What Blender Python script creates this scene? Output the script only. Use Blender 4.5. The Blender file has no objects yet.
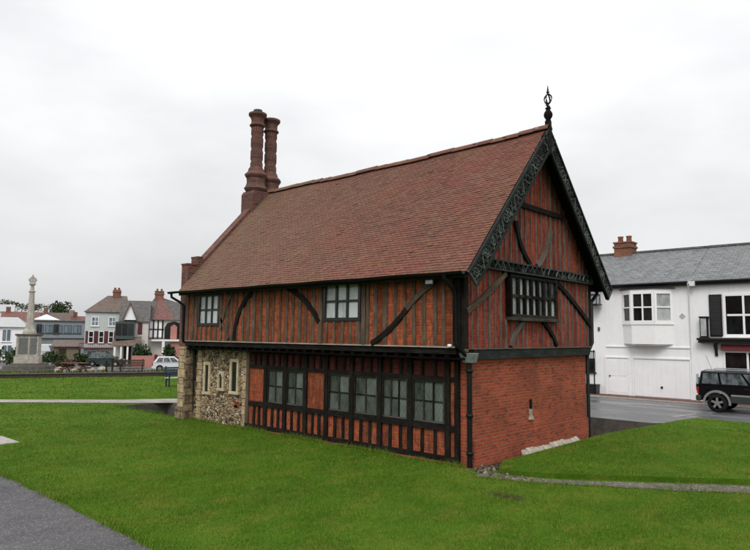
import bpy, math, random
import numpy as np
from mathutils import Vector, Matrix, Euler
random.seed(7)
rng = np.random.default_rng(11)
scene = bpy.context.scene
COL = scene.collection
R = math.radians

# ------------------------------------------------------------------ mesh builder
ORG = {}

class MB:
    """collects faces with metre-scaled UVs; build() links them as one mesh object"""
    def __init__(self):
        self.v = []; self.f = []; self.uv = []; self.sm = []
    def face(self, pts, uv=None, smooth=False):
        b = len(self.v)
        pts = [Vector(p) for p in pts]
        self.v += pts
        self.f.append(list(range(b, b + len(pts))))
        if uv is None:
            n = Vector((0, 0, 0))
            for i in range(len(pts)):
                n += (pts[i] - pts[0]).cross(pts[(i + 1) % len(pts)] - pts[0])
            a = [abs(c) for c in n]
            if a[2] >= a[0] and a[2] >= a[1]: uv = [(p.x, p.y) for p in pts]
            elif a[0] >= a[1]: uv = [(p.y, p.z) for p in pts]
            else: uv = [(p.x, p.z) for p in pts]
        self.uv.append(uv); self.sm.append(smooth)
    def grid(self, rows, closed=False, smooth=True, uvs=None):
        """rows of points -> shared-vertex quads"""
        b = len(self.v); n = len(rows[0])
        for r in rows: self.v += [Vector(p) for p in r]
        m = n if closed else n - 1
        for i in range(len(rows) - 1):
            for j in range(m):
                k = (j + 1) % n
                self.f.append([b + i*n + j, b + i*n + k, b + (i+1)*n + k, b + (i+1)*n + j])
                q = [Vector(rows[i][j]), Vector(rows[i][k]), Vector(rows[i+1][k]), Vector(rows[i+1][j])]
                w = (q[1] - q[0]).length; h = (q[3] - q[0]).length
                self.uv.append([(j*w, i*h), (j*w + w, i*h), (j*w + w, i*h + h), (j*w, i*h + h)])
                self.sm.append(smooth)
    def box(self, x0, x1, y0, y1, z0, z1):
        p = [(x0,y0,z0),(x1,y0,z0),(x1,y1,z0),(x0,y1,z0),(x0,y0,z1),(x1,y0,z1),(x1,y1,z1),(x0,y1,z1)]
        self.hexa(p)
    def hexa(self, p, uvlen=None):
        b = len(self.v); p = [Vector(q) for q in p]; self.v += p
        for f in ((3,2,1,0),(4,5,6,7),(0,1,5,4),(1,2,6,5),(2,3,7,6),(3,0,4,7)):
            self.f.append([b + i for i in f])
            q = [p[i] for i in f]
            n = (q[1]-q[0]).cross(q[2]-q[0])
            if uvlen is None:
                a = [abs(c) for c in n]
                if a[2] >= a[0] and a[2] >= a[1]: u = [(c.x, c.y) for c in q]
                elif a[0] >= a[1]: u = [(c.y, c.z) for c in q]
                else: u = [(c.x, c.z) for c in q]
            else:
                o, d, s = uvlen
                u = [((c - o).dot(d), (c - o).dot(s) + (c - o).dot(d.cross(s))) for c in q]
            self.uv.append(u); self.sm.append(False)
    def beam(self, p0, p1, w, h, side=None):
        """square timber p0->p1: w across 'side', h across the other"""
        p0 = Vector(p0); p1 = Vector(p1); d = (p1 - p0).normalized()
        s = Vector(side) if side is not None else (Vector((0,0,1)) if abs(d.z) < .9 else Vector((1,0,0)))
        s = (s - d * s.dot(d)).normalized(); t = d.cross(s)
        a, b = s * (w/2), t * (h/2)
        P = [p0-a-b, p0+a-b, p0+a+b, p0-a+b, p1-a-b, p1+a-b, p1+a+b, p1-a+b]
        self.hexa(P, (p0 + Vector((random.random()*3,)*3), d, s))
    def curve(self, pts, w, h, normal):
        """plank following a polyline, flat in the plane with this normal"""
        pts = [Vector(p) for p in pts]; n = Vector(normal).normalized()
        rows = []; L = random.random()*5
        for i, p in enumerate(pts):
            d = (pts[min(i+1, len(pts)-1)] - pts[max(i-1, 0)]).normalized()
            s = d.cross(n).normalized() * (w/2)
            rows.append([p - s - n*h/2, p + s - n*h/2, p + s + n*h/2, p - s + n*h/2])
        b = len(self.v)
        for r in rows: self.v += r
        for i in range(len(rows)-1):
            l2 = L + (pts[i+1]-pts[i]).length
            for j in range(4):
                k = (j+1) % 4
                self.f.append([b+i*4+j, b+i*4+k, b+(i+1)*4+k, b+(i+1)*4+j])
                self.uv.append([(L, j*w), (L, j*w+w), (l2, j*w+w), (l2, j*w)]); self.sm.append(False)
            L = l2
        for i, o in ((0, (0,3,2,1)), (len(rows)-1, (0,1,2,3))):
            self.f.append([b+i*4+j for j in o]); self.uv.append([(0,0),(w,0),(w,h),(0,h)]); self.sm.append(False)
    def tube(self, pts, r, n=8, smooth=True):
        pts = [Vector(p) for p in pts]; rows = []
        ref = Vector((0,0,1)) if abs((pts[1]-pts[0]).normalized().z) < .9 else Vector((1,0,0))
        for i, p in enumerate(pts):
            d = (pts[min(i+1, len(pts)-1)] - pts[max(i-1, 0)]).normalized()
            s = (ref - d*ref.dot(d)).normalized(); t = d.cross(s)
            rr = r[i] if isinstance(r, (list, tuple)) else r
            rows.append([p + s*rr*math.cos(2*math.pi*k/n) + t*rr*math.sin(2*math.pi*k/n) for k in range(n)])
        self.grid(rows, True, smooth)
        self.face(list(reversed(rows[0]))); self.face(rows[-1])
    def lathe(self, prof, c, n=20, smooth=True, axis='z', rot=0):
        c = Vector(c); rows = []
        for r, h in prof:
            row = []
            for k in range(n):
                a = 2*math.pi*k/n + rot
                if axis == 'z': row.append(c + Vector((r*math.cos(a), r*math.sin(a), h)))
                elif axis == 'y': row.append(c + Vector((r*math.cos(a), h, r*math.sin(a))))
                else: row.append(c + Vector((h, r*math.cos(a), r*math.sin(a))))
            rows.append(row)
        self.grid(rows, True, smooth)
        self.face(list(reversed(rows[0]))); self.face(rows[-1])
    def prism(self, poly, axis, a, b):
        """polygon extruded along axis from a to b; poly in the two other coords"""
        def P(q, t):
            if axis == 'x': return Vector((t, q[0], q[1]))
            if axis == 'y': return Vector((q[0], t, q[1]))
            return Vector((q[0], q[1], t))
        n = len(poly)
        self.face([P(q, a) for q in poly]); self.face([P(q, b) for q in reversed(poly)])
        for i in range(n):
            j = (i+1) % n
            p = [P(poly[j], a), P(poly[i], a), P(poly[i], b), P(poly[j], b)]
            L = (p[0]-p[1]).length
            self.face(p)
    def build(self, name, mat, parent=None, bevel=0, label=None, stuff=False):
        o = None
        me = bpy.data.meshes.new(name)
        off = ORG.get(parent.name, Vector((0,0,0))) if parent else Vector((0,0,0))
        me.from_pydata([tuple(p - off) for p in self.v], [], self.f)
        ul = me.uv_layers.new(name='UVMap')
        flat = [c for u in self.uv for q in u for c in q]
        ul.data.foreach_set('uv', flat)
        me.polygons.foreach_set('use_smooth', self.sm)
        me.materials.append(M[mat] if isinstance(mat, str) else mat)
        me.validate(); me.update()
        o = bpy.data.objects.new(name, me); COL.objects.link(o)
        if parent:
            o.parent = parent; ORG[o.name] = off
        if bevel:
            m = o.modifiers.new('bevel', 'BEVEL'); m.width = bevel; m.segments = 2; m.limit_method = 'ANGLE'
        if label: o['label'] = label
        if stuff: o['kind'] = 'stuff'
        return o

def tag(o, label=None, cat=None, group=None, kind=None):
    if label: o['label'] = label
    if cat: o['category'] = cat
    if group: o['group'] = group
    if kind: o['kind'] = kind
    return o

def thing(name, label, cat, loc=(0,0,0), rz=0, group=None, world=False):
    """Empty at the base of a thing; world=True: its parts are given in world metres"""
    o = bpy.data.objects.new(name, None); COL.objects.link(o)
    o.empty_display_size = .2
    o.location = loc; o.rotation_euler = (0, 0, R(rz))
    if world: ORG[o.name] = Vector(loc)
    return tag(o, label, cat, group)

def recentre(o):
    """move a one-mesh thing's origin to its base"""
    me = o.data; n = len(me.vertices)
    co = np.empty(n*3); me.vertices.foreach_get('co', co); co = co.reshape(-1, 3)
    c = (co.min(0) + co.max(0))/2; c[2] = co[:,2].min()
    me.vertices.foreach_set('co', (co - c).ravel()); me.update()
    o.location = tuple(c)
    return o

# ------------------------------------------------------------------ materials
M = {}

class NT:
    def __init__(self, name, rough=.8, spec=.3):
        self.m = bpy.data.materials.new(name); self.m.use_nodes = True
        self.t = self.m.node_tree; self.n = self.t.nodes; self.l = self.t.links
        self.b = self.n['Principled BSDF']
        self.b.inputs['Roughness'].default_value = rough
        self.b.inputs['Specular IOR Level'].default_value = spec
        self.tc = self.n.new('ShaderNodeTexCoord')
        M[name] = self.m
    def set(self, sock, val):
        if isinstance(val, bpy.types.NodeSocket): self.l.new(val, sock)
        else: sock.default_value = val
    def coord(self, kind='UV', scale=(1,1,1), rot=(0,0,0), loc=(0,0,0)):
        mp = self.n.new('ShaderNodeMapping')
        self.l.new(self.tc.outputs[kind], mp.inputs['Vector'])
        mp.inputs['Scale'].default_value = scale; mp.inputs['Rotation'].default_value = rot
        mp.inputs['Location'].default_value = loc
        return mp.outputs[0]
    def pos(self, scale=(1,1,1)):
        g = self.n.new('ShaderNodeNewGeometry'); mp = self.n.new('ShaderNodeMapping')
        self.l.new(g.outputs['Position'], mp.inputs['Vector']); mp.inputs['Scale'].default_value = scale
        return mp.outputs[0]
    def noise(self, vec, scale=5, detail=4, rough=.6):
        x = self.n.new('ShaderNodeTexNoise'); self.l.new(vec, x.inputs['Vector'])
        x.inputs['Scale'].default_value = scale; x.inputs['Detail'].default_value = detail
        x.inputs['Roughness'].default_value = rough
        return x.outputs['Fac']
    def voro(self, vec, scale=5, feature='F1', out='Distance', rnd=1):
        x = self.n.new('ShaderNodeTexVoronoi'); self.l.new(vec, x.inputs['Vector'])
        x.feature = feature
        x.inputs['Scale'].default_value = scale; x.inputs['Randomness'].default_value = rnd
        return x.outputs[out]
    def ramp(self, fac, stops, interp='LINEAR'):
        x = self.n.new('ShaderNodeValToRGB'); self.l.new(fac, x.inputs[0])
        x.color_ramp.interpolation = interp
        el = x.color_ramp.elements
        while len(el) < len(stops): el.new(.5)
        for e, (p, c) in zip(el, stops):
            e.position = p
            e.color = (c, c, c, 1) if isinstance(c, (int, float)) else (*c, 1)
        return x.outputs[0]
    def mix(self, fac, a, b, mode='MIX'):
        x = self.n.new('ShaderNodeMix'); x.data_type = 'RGBA'; x.blend_type = mode
        def cv(c): return (*c, 1) if isinstance(c, tuple) and len(c) == 3 else c
        self.set(x.inputs[0], fac); self.set(x.inputs[6], cv(a)); self.set(x.inputs[7], cv(b))
        return x.outputs[2]
    def math(self, op, a, b=0):
        x = self.n.new('ShaderNodeMath'); x.operation = op
        self.set(x.inputs[0], a); self.set(x.inputs[1], b)
        return x.outputs[0]
    def island(self):
        g = self.n.new('ShaderNodeNewGeometry'); return g.outputs['Random Per Island']
    def sep(self, v):
        x = self.n.new('ShaderNodeSeparateXYZ'); self.l.new(v, x.inputs[0]); return x.outputs
    def bump(self, h, dist=.01, strength=.6):
        x = self.n.new('ShaderNodeBump'); self.l.new(h, x.inputs['Height'])
        x.inputs['Distance'].default_value = dist; x.inputs['Strength'].default_value = strength
        self.l.new(x.outputs[0], self.b.inputs['Normal'])
    def col(self, c): self.set(self.b.inputs['Base Color'], (*c, 1) if isinstance(c, tuple) else c)
    def rough(self, r): self.set(self.b.inputs['Roughness'], r)

def brick_mat(name, c1, c2, mortar, dark=(.05,.03,.025), bw=.225, bh=.075, ms=.012, stain=.55, bumpd=.012):
    t = NT(name, .88, .2)
    uv = t.coord()
    wob = t.noise(uv, 3, 2)
    br = t.n.new('ShaderNodeTexBrick'); t.l.new(uv, br.inputs['Vector'])
    br.inputs['Scale'].default_value = 1; br.inputs['Brick Width'].default_value = bw
    br.inputs['Row Height'].default_value = bh; br.inputs['Mortar Size'].default_value = ms
    br.inputs['Mortar Smooth'].default_value = .3; br.inputs['Bias'].default_value = 0
    br.inputs['Color1'].default_value = (*c1, 1); br.inputs['Color2'].default_value = (*c2, 1)
    br.inputs['Mortar'].default_value = (*mortar, 1)
    fine = t.noise(uv, 45, 4)
    c = t.mix(.5, br.outputs['Color'], t.ramp(fine, [(.3, .5), (.7, 1.25)]), 'MULTIPLY')
    # individual burnt and pale bricks, patches of damp
    cell = t.noise(t.coord(scale=(1/bw, 1/bh, 1)), .9, 1)
    c = t.mix(t.ramp(cell, [(.56, 0.), (.7, .6)]), c, dark)
    big = t.noise(uv, .9, 5, .65)
    c = t.mix(t.ramp(big, [(.42, 0.), (.75, stain)]), c, dark)
    big2 = t.noise(t.coord(loc=(7, 3, 0)), 1.7, 4, .6)
    c = t.mix(t.ramp(big2, [(.55, 0.), (.8, .35)]), c, tuple(min(1, x*1.5 + .03) for x in c1))
    t.col(c)
    t.bump(t.math('ADD', t.math('MULTIPLY', br.outputs['Fac'], -1), t.math('MULTIPLY', fine, .8)), bumpd, .8)
    return t

def timber_mat(name, a, b, c, rough=.85):
    """weathered oak: a dark, b middle, c silvered"""
    t = NT(name, rough, .12)
    g = t.noise(t.coord(scale=(1.5, 40, 1)), 1.5, 5, .7)
    blot = t.noise(t.coord(scale=(.8, 2, 1)), 2.2, 4, .7)
    isl = t.island()
    k = t.math('ADD', t.math('MULTIPLY', g, .5), t.math('ADD', t.math('MULTIPLY', blot, .45), t.math('MULTIPLY', t.math('SUBTRACT', isl, .5), .45)))
    col = t.ramp(k, [(.3, a), (.5, b), (.72, c)])
    t.col(col)
    t.bump(g, .01, .7)
    return t

def infill_mat(name, c1, c2, dark, pale):
    """old brick nogging between studs, rubbed and weathered"""
    t = NT(name, .9, .15)
    uv = t.coord()
    br = t.n.new('ShaderNodeTexBrick'); t.l.new(uv, br.inputs['Vector'])
    br.inputs['Scale'].default_value = 1; br.inputs['Brick Width'].default_value = .21
    br.inputs['Row Height'].default_value = .062; br.inputs['Mortar Size'].default_value = .008
    br.inputs['Mortar Smooth'].default_value = .5
    br.inputs['Color1'].default_value = (*c1, 1); br.inputs['Color2'].default_value = (*c2, 1)
    br.inputs['Mortar'].default_value = (*[x*.75 + .03 for x in c1], 1)
    isl = t.island()
    c = t.mix(.75, br.outputs['Color'], t.ramp(isl, [(0, .4), (.5, .9), (1, 1.3)]), 'MULTIPLY')
    n1 = t.noise(uv, 6, 5, .7)
    c = t.mix(t.ramp(n1, [(.45, 0.), (.72, .75)]), c, dark)
    n2 = t.noise(t.coord(scale=(6, 1.2, 1), loc=(3, 9, 0)), 2, 5, .7)
    c = t.mix(t.ramp(n2, [(.52, 0.), (.78, .6)]), c, pale)
    st = t.noise(t.coord(scale=(9, .9, 1), loc=(1, 4, 0)), 2.2, 5, .75)
    c = t.mix(t.ramp(st, [(.48, 0.), (.66, .8)]), c, dark)
    c = t.mix(.65, c, t.ramp(t.noise(uv, 38, 4, .7), [(.3, .35), (.7, 1.5)]), 'MULTIPLY')
    t.col(c)
    t.bump(t.math('ADD', t.math('MULTIPLY', br.outputs['Fac'], -.6), n1), .015, .8)
    return t

def plain_mat(name, c, rough=.6, spec=.4, var=.25, scale=6, metal=0, dirt=None, bumpd=.003):
    t = NT(name, rough, spec)
    n = t.noise(t.coord('Object'), scale, 5, .65)
    col = t.ramp(n, [(.25, tuple(x*(1-var) for x in c)), (.75, tuple(min(1, x*(1+var*.7)) for x in c))])
    if dirt:
        s = t.noise(t.coord('Object', scale=(3, 3, .35)), 2.2, 5, .7)
        col = t.mix(t.ramp(s, [(.5, 0.), (.8, dirt[1])]), col, dirt[0])
    t.col(col); t.b.inputs['Metallic'].default_value = metal
    t.bump(n, bumpd, .4)
    return t

def pane_mat(name, dark, pale, rough=.12, lead=None, bias=.5):
    """window panes: sky reflections and blinds painted into the colour, different for each"""
    t = NT(name, rough, .5)
    isl = t.island()
    n = t.noise(t.coord(scale=(2.2, 1.0, 1)), 2.5, 4, .6)
    k = t.math('ADD', t.math('MULTIPLY', isl, .5), t.math('MULTIPLY', n, .6))
    c = t.ramp(k, [(bias-.22, dark), (bias+.25, pale)])
    if lead:
        s = t.sep(t.coord())
        a = t.math('ADD', s[0], t.math('MULTIPLY', s[1], .62)); b = t.math('SUBTRACT', s[0], t.math('MULTIPLY', s[1], .62))
        f1 = t.math('LESS_THAN', t.math('FRACT', t.math('DIVIDE', a, lead)), .14)
        f2 = t.math('LESS_THAN', t.math('FRACT', t.math('DIVIDE', b, lead)), .14)
        c = t.mix(t.math('MULTIPLY', t.math('MAXIMUM', f1, f2), .45), c, (.03, .035, .035))
    t.col(c)
    t.bump(t.noise(t.coord(), 9, 2), .004, .35)
    return t

def tile_mat(name, stops, moss, k=.5):
    t = NT(name, .85, .2)
    isl = t.island()
    p = t.pos()
    big = t.noise(p, .55, 5, .6)
    fine = t.noise(p, 30, 3)
    x = t.math('ADD', t.math('MULTIPLY', isl, .42), t.math('ADD', t.math('MULTIPLY', big, .5), .05))
    c = t.ramp(x, stops)
    c = t.mix(.45, c, t.ramp(fine, [(.3, .6), (.7, 1.25)]), 'MULTIPLY')
    rd = t.noise(t.pos((.8,1,1)), .75, 5, .65)
    c = t.mix(t.ramp(rd, [(.45, 0.), (.72, .55)]), c, (.215,.062,.047))
    s = t.sep(p)
    # moss and lichen gather towards the far, lower end
    far = t.n.new('ShaderNodeMapRange'); t.l.new(s[0], far.inputs[0])
    far.inputs[1].default_value = -10.5; far.inputs[2].default_value = -7.5; far.inputs[3].default_value = .55; far.inputs[4].default_value = 0
    mn = t.ramp(t.noise(p, 2.2, 5, .7), [(.45, 0.), (.7, 1.)])
    c = t.mix(t.math('MULTIPLY', mn, t.math('ADD', far.outputs[0], .2)), c, moss)
    far2 = t.n.new('ShaderNodeMapRange'); t.l.new(s[0], far2.inputs[0])
    far2.inputs[1].default_value = -9.5; far2.inputs[2].default_value = -2; far2.inputs[3].default_value = .45; far2.inputs[4].default_value = 0
    c = t.mix(far2.outputs[0], c, (.175,.12,.085))
    lc = t.noise(p, 13, 4, .7)
    c = t.mix(t.ramp(lc, [(.63, 0.), (.7, .5)]), c, (.3,.27,.2))
    t.col(c); t.bump(fine, .01, .5)
    return t

def make_materials():
    brick_mat('red_brick', (.43,.083,.034), (.29,.053,.025), (.30,.16,.105), dark=(.06,.026,.02), stain=.65, bw=.21, bh=.066, ms=.009)
    brick_mat('stack_brick', (.2,.08,.055), (.12,.052,.04), (.17,.12,.1), dark=(.04,.032,.032), stain=.75)
    brick_mat('house_brick', (.3,.1,.055), (.22,.075,.045), (.28,.2,.15))
    brick_mat('kerb_brick', (.2,.1,.075), (.16,.08,.06), (.12,.09,.08), bw=.2, bh=.1)
    infill_mat('nogging_orange', (.44,.098,.036), (.30,.062,.025), (.065,.028,.017), (.46,.24,.125))
    infill_mat('nogging_low', (.42,.096,.036), (.30,.063,.026), (.065,.028,.017), (.46,.25,.135))
    infill_mat('nogging_red', (.42,.066,.034), (.29,.045,.026), (.065,.024,.017), (.38,.18,.12))
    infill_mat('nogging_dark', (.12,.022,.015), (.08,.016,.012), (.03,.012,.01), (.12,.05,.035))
    timber_mat('oak_stud', (.02,.015,.012), (.085,.06,.042), (.25,.185,.135))
    timber_mat('oak_grey', (.03,.025,.021), (.1,.082,.068), (.27,.245,.21))
    timber_mat('oak_black', (.0028,.0026,.0024), (.009,.0078,.0066), (.042,.035,.029))
    timber_mat('oak_carved', (.01,.012,.011), (.036,.041,.037), (.15,.165,.15))
    timber_mat('oak_band', (.008,.010,.009), (.02,.024,.022), (.06,.066,.06))
    timber_mat('oak_frame', (.008,.008,.007), (.024,.024,.02), (.09,.09,.078))
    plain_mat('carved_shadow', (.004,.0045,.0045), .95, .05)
    plain_mat('black_iron', (.005,.0055,.006), .5, .25)
    plain_mat('black_paint', (.009,.009,.01), .4, .45)
    plain_mat('lead_sheet', (.22,.23,.235), .6, .3, var=.4, scale=9)
    plain_mat('pale_ledge', (.34,.3,.26), .8, .2, var=.45, scale=4)
    plain_mat('white_paint', (.86,.86,.87), .55, .3, var=.05, scale=1.5, dirt=((.5,.5,.49), .3))
    plain_mat('white_joinery', (.86,.86,.86), .4, .4, var=.05)
    plain_mat('grey_joinery', (.45,.47,.48), .5, .4)
    plain_mat('pale_stone', (.4,.37,.32), .9, .2, var=.35, scale=3, dirt=((.16,.14,.12), .6), bumpd=.02)
    plain_mat('dark_stone', (.10,.09,.078), .95, .15, var=.5, scale=4, dirt=((.07,.08,.05), .7), bumpd=.03)
    plain_mat('quoin_stone', (.42,.32,.20), .95, .15, var=.55, scale=5, dirt=((.08,.06,.04), .9), bumpd=.03)
    plain_mat('window_stone', (.50,.42,.28), .95, .15, var=.35, scale=9, dirt=((.18,.13,.08), .6), bumpd=.01)
    plain_mat('bronze_panel', (.13,.14,.13), .6, .3, var=.5, scale=9)
    plain_mat('concrete', (.36,.34,.31), .95, .15, var=.4, scale=8, bumpd=.02)
    plain_mat('white_mortar', (.4,.36,.30), .95, .1, var=.5, scale=9, dirt=((.2,.16,.11), .7), bumpd=.03)
    plain_mat('earth', (.05,.038,.028), 1, .05, var=.5, scale=9, bumpd=.04)
    plain_mat('rubber', (.012,.012,.012), .85, .2)
    plain_mat('alloy', (.5,.51,.52), .3, .5, var=.1, metal=.8)
    plain_mat('navy_car_paint', (.004,.0065,.009), .1, .6, var=.1)
    plain_mat('grey_cladding', (.2,.22,.21), .45, .4, var=.1)
    plain_mat('dark_cladding', (.03,.036,.034), .5, .4, var=.1)
    plain_mat('white_car_paint', (.62,.64,.65), .15, .6, var=.05)
    plain_mat('green_car_paint', (.03,.05,.048), .15, .6, var=.1)
    plain_mat('red_lamp', (.35,.02,.015), .2, .5)
    plain_mat('clear_lamp', (.6,.6,.58), .15, .5)
    plain_mat('number_plate', (.65,.6,.2), .5, .4)
    pane_mat('car_glass', (.012,.015,.016), (.30,.34,.36), rough=.05, bias=.68)  # pale patches put bright reflections into the glass colour
    plain_mat('pale_glass', (.36,.4,.42), .1, .6, var=.4, scale=3)
    plain_mat('pale_render', (.5,.54,.53), .8, .2, var=.12, scale=2, dirt=((.3,.34,.31), .5))
    plain_mat('cream_render', (.58,.55,.5), .8, .2, var=.12, scale=2, dirt=((.32,.3,.26), .5))
    plain_mat('pink_render', (.42,.19,.16), .8, .2, var=.15, scale=3, dirt=((.35,.18,.15), .5))
    plain_mat('blue_grey_render', (.22,.245,.26), .75, .25, var=.15, scale=2, dirt=((.13,.16,.18), .5))  # greyed so the base colour carries distance haze
    plain_mat('bay_green', (.05,.075,.07), .4, .4, var=.2)
    plain_mat('maroon_paint', (.1,.022,.024), .5, .4)
    plain_mat('red_awning', (.12,.018,.022), .7, .2)
    plain_mat('tan_brick', (.19,.155,.105), .9, .2, var=.35, scale=6)
    plain_mat('pale_roof', (.42,.43,.43), .75, .25, var=.15, scale=3)
    plain_mat('white_roof', (.6,.61,.62), .5, .3, var=.05)
    plain_mat('bench_wood', (.045,.028,.02), .8, .2, var=.4)
    plain_mat('red_wood', (.13,.06,.04), .8, .2, var=.4)
    plain_mat('dark_blue_paint', (.012,.018,.04), .5, .4)
    plain_mat('slat_pale', (.42,.42,.4), .6, .3)
    plain_mat('bark', (.05,.04,.03), .95, .1, var=.4)
    pane_mat('pane_pale', (.10,.11,.11), (.5,.53,.52), bias=.45)
    pane_mat('pane_leaded', (.007,.008,.008), (.15,.175,.155), lead=.1, bias=.56)
    pane_mat('pane_gable', (.04,.045,.045), (.46,.49,.48), lead=.1, bias=.48)
    pane_mat('pane_dark', (.004,.005,.005), (.03,.033,.036), bias=.7)
    pane_mat('pane_blue', (.05,.07,.09), (.22,.28,.33), bias=.5)
    tile_mat('clay_tile', [(.15,(.095,.046,.034)), (.42,(.155,.068,.05)), (.68,(.185,.082,.06)), (.9,(.215,.125,.095))], (.15,.145,.05))
    # flint rubble
    t = NT('flint_rubble', .8, .3)
    uv = t.coord(); wv = t.mix(.12, uv, t.n.new('ShaderNodeTexNoise').outputs['Color'])
    cellc = t.voro(uv, 11, 'F1', 'Color'); edge = t.voro(uv, 11, 'DISTANCE_TO_EDGE', 'Distance')
    sx = t.sep(cellc)
    low = t.math('SUBTRACT', 1, t.math('MULTIPLY', t.sep(uv)[1], .55))
    stone = t.ramp(sx[0], [(.0,(.05,.038,.028)), (.25,(.15,.10,.06)), (.45,(.36,.24,.125)), (.75,(.48,.35,.2)), (1,(.68,.58,.44))])
    mort = t.mix(t.noise(uv, 5, 4), (.2,.155,.1), (.36,.28,.18))
    c = t.mix(t.ramp(edge, [(.03, 0.), (.09, 1.)]), mort, stone)
    c = t.mix(.6, c, t.ramp(t.noise(uv, 35, 4), [(.3,.45), (.7,1.3)]), 'MULTIPLY')
    t.col(c); t.bump(t.ramp(edge, [(0, 0.), (.25, 1.)]), .05, 1)
    # wet asphalt
    t = NT('wet_asphalt', .4, .5)
    p = t.pos()
    n = t.noise(p, 60, 4); w = t.noise(t.pos((.25, 1.3, 1)), .9, 5, .6)
    c = t.ramp(w, [(.35,(.06,.062,.066)), (.55,(.1,.103,.107)), (.75,(.16,.163,.168))])
    c = t.mix(.5, c, t.ramp(n, [(.3,.5), (.7,1.4)]), 'MULTIPLY')
    t.col(c); t.rough(t.ramp(w, [(.35,.16), (.6,.55)])); t.bump(n, .006, .4)
    t = NT('path_tarmac', .75, .3)
    p = t.pos()
    n = t.noise(p, 90, 4); w = t.noise(p, 1.3, 5, .65)
    c = t.ramp(w, [(.3,(.05,.047,.052)), (.7,(.1,.095,.1))])
    c = t.mix(.8, c, t.ramp(n, [(.3,.25), (.7,1.8)]), 'MULTIPLY')
    ag = t.sep(t.voro(p, 55, 'F1', 'Color'))[0]
    c = t.mix(t.ramp(ag, [(.8, 0.), (.95, .6)]), c, (.22,.21,.2))
    c = t.mix(t.ramp(t.noise(p, 3.5, 5, .7), [(.55, 0.), (.75, .5)]), c, (.04,.045,.02))
    t.col(c); t.bump(n, .01, .6)
    t = NT('gravel_path', .9, .2)
    p = t.pos()
    vc = t.sep(t.voro(p, 30, 'F1', 'Color'))[0]; d = t.voro(p, 30, 'DISTANCE_TO_EDGE', 'Distance')
    c = t.ramp(vc, [(0,(.13,.115,.095)), (.4,(.21,.19,.16)), (.75,(.28,.255,.22)), (1,(.4,.37,.33))])
    c = t.mix(t.ramp(d, [(.02, 0.3), (.12, 1.)]), (.09,.08,.06), c)
    c = t.mix(t.ramp(t.noise(p, 1.6, 4), [(.5, 0.), (.75, .7)]), c, (.045,.06,.02))
    t.col(c); t.bump(t.ramp(d, [(0, 0.), (.3, 1.)]), .03, .8)
    t = NT('paving', .8, .25)
    p = t.pos()
    c = t.ramp(t.noise(p, 1.4, 5), [(.3,(.22,.195,.18)), (.7,(.38,.345,.33))])
    c = t.mix(.4, c, t.ramp(t.noise(p, 40, 3), [(.3,.5), (.7,1.3)]), 'MULTIPLY')
    t.col(c)
    # lawn soil-and-thatch under the blades
    t = NT('turf', .95, .08)
    p = t.pos()
    w = t.noise(p, .55, 5, .6); m2 = t.noise(t.pos((1.2, .6, 1)), 1.9, 4, .6); f = t.noise(p, 45, 4, .7); f2 = t.noise(p, 9, 4, .7)
    c = t.ramp(w, [(.3,(.040,.098,.005)), (.55,(.065,.135,.008)), (.75,(.098,.152,.013))])
    c = t.mix(t.ramp(m2, [(.5, 0.), (.75, .6)]), c, (.13,.14,.018))
    c = t.mix(.75, c, t.ramp(f, [(.3,.4), (.7,1.5)]), 'MULTIPLY')
    c = t.mix(.5, c, t.ramp(f2, [(.3,.6), (.7,1.35)]), 'MULTIPLY')
    t.col(c); t.bump(t.math('ADD', f, f2), .03, .7)
    # blades
    t = NT('grass_blade', .7, .15)
    p = t.pos()
    isl = t.island()
    w = t.noise(p, .55, 5, .6); m2 = t.noise(t.pos((1.2, .6, 1)), 1.9, 4, .6)
    c = t.ramp(t.math('ADD', t.math('MULTIPLY', isl, .55), t.math('MULTIPLY', w, .45)), [(.2,(.042,.100,.005)), (.5,(.088,.172,.011)), (.8,(.155,.222,.022))])
    c = t.mix(t.ramp(m2, [(.48, 0.), (.72, .65)]), c, (.2,.205,.035))
    m3 = t.noise(t.pos(), 3.6, 4, .65)
    c = t.mix(t.ramp(m3, [(.54, 0.), (.68, .55)]), c, (.035,.085,.006))
    m4 = t.noise(t.pos((.35, 1.1, 1)), .5, 3, .5)
    c = t.mix(t.ramp(m4, [(.5, 0.), (.7, .3)]), c, (.17,.22,.035))
    t.col(c)
    t.b.inputs['Transmission Weight'].default_value = 0
    t = NT('dry_grass', .8, .1)
    c = t.ramp(t.island(), [(0,(.03,.05,.01)), (.5,(.09,.085,.03)), (1,(.2,.16,.08))]); t.col(c)
    for nm, a, b in (('leaf_dark', (.012,.024,.008), (.05,.085,.022)), ('leaf_mid', (.018,.042,.010), (.075,.12,.03)), ('leaf_brown', (.04,.028,.014), (.12,.08,.045))):
        t = NT(nm, .6, .25); t.col(t.ramp(t.island(), [(0, a), (.7, tuple((x+y)/2 for x, y in zip(a, b))), (1, b)]))
    # slates and small roofs
    for nm, a, b, d, bw, bh in (('slate', (.115,.12,.125), (.17,.175,.175), (.05,.055,.06), .3, .2), ('brown_tile', (.105,.075,.06), (.14,.1,.08), (.045,.035,.03), .25, .16), ('red_tile', (.17,.07,.058), (.13,.06,.052), (.07,.04,.035), .25, .16), ('grey_tile', (.085,.075,.07), (.11,.1,.09), (.03,.03,.03), .25, .16)):  # red tile dulled, with distance haze mixed into its colour
        t = NT(nm, .6, .35)
        uv = t.coord()
        br = t.n.new('ShaderNodeTexBrick'); t.l.new(uv, br.inputs['Vector'])
        br.inputs['Scale'].default_value = 1; br.inputs['Brick Width'].default_value = bw; br.inputs['Row Height'].default_value = bh
        br.inputs['Mortar Size'].default_value = .012; br.inputs['Mortar Smooth'].default_value = .2
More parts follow.
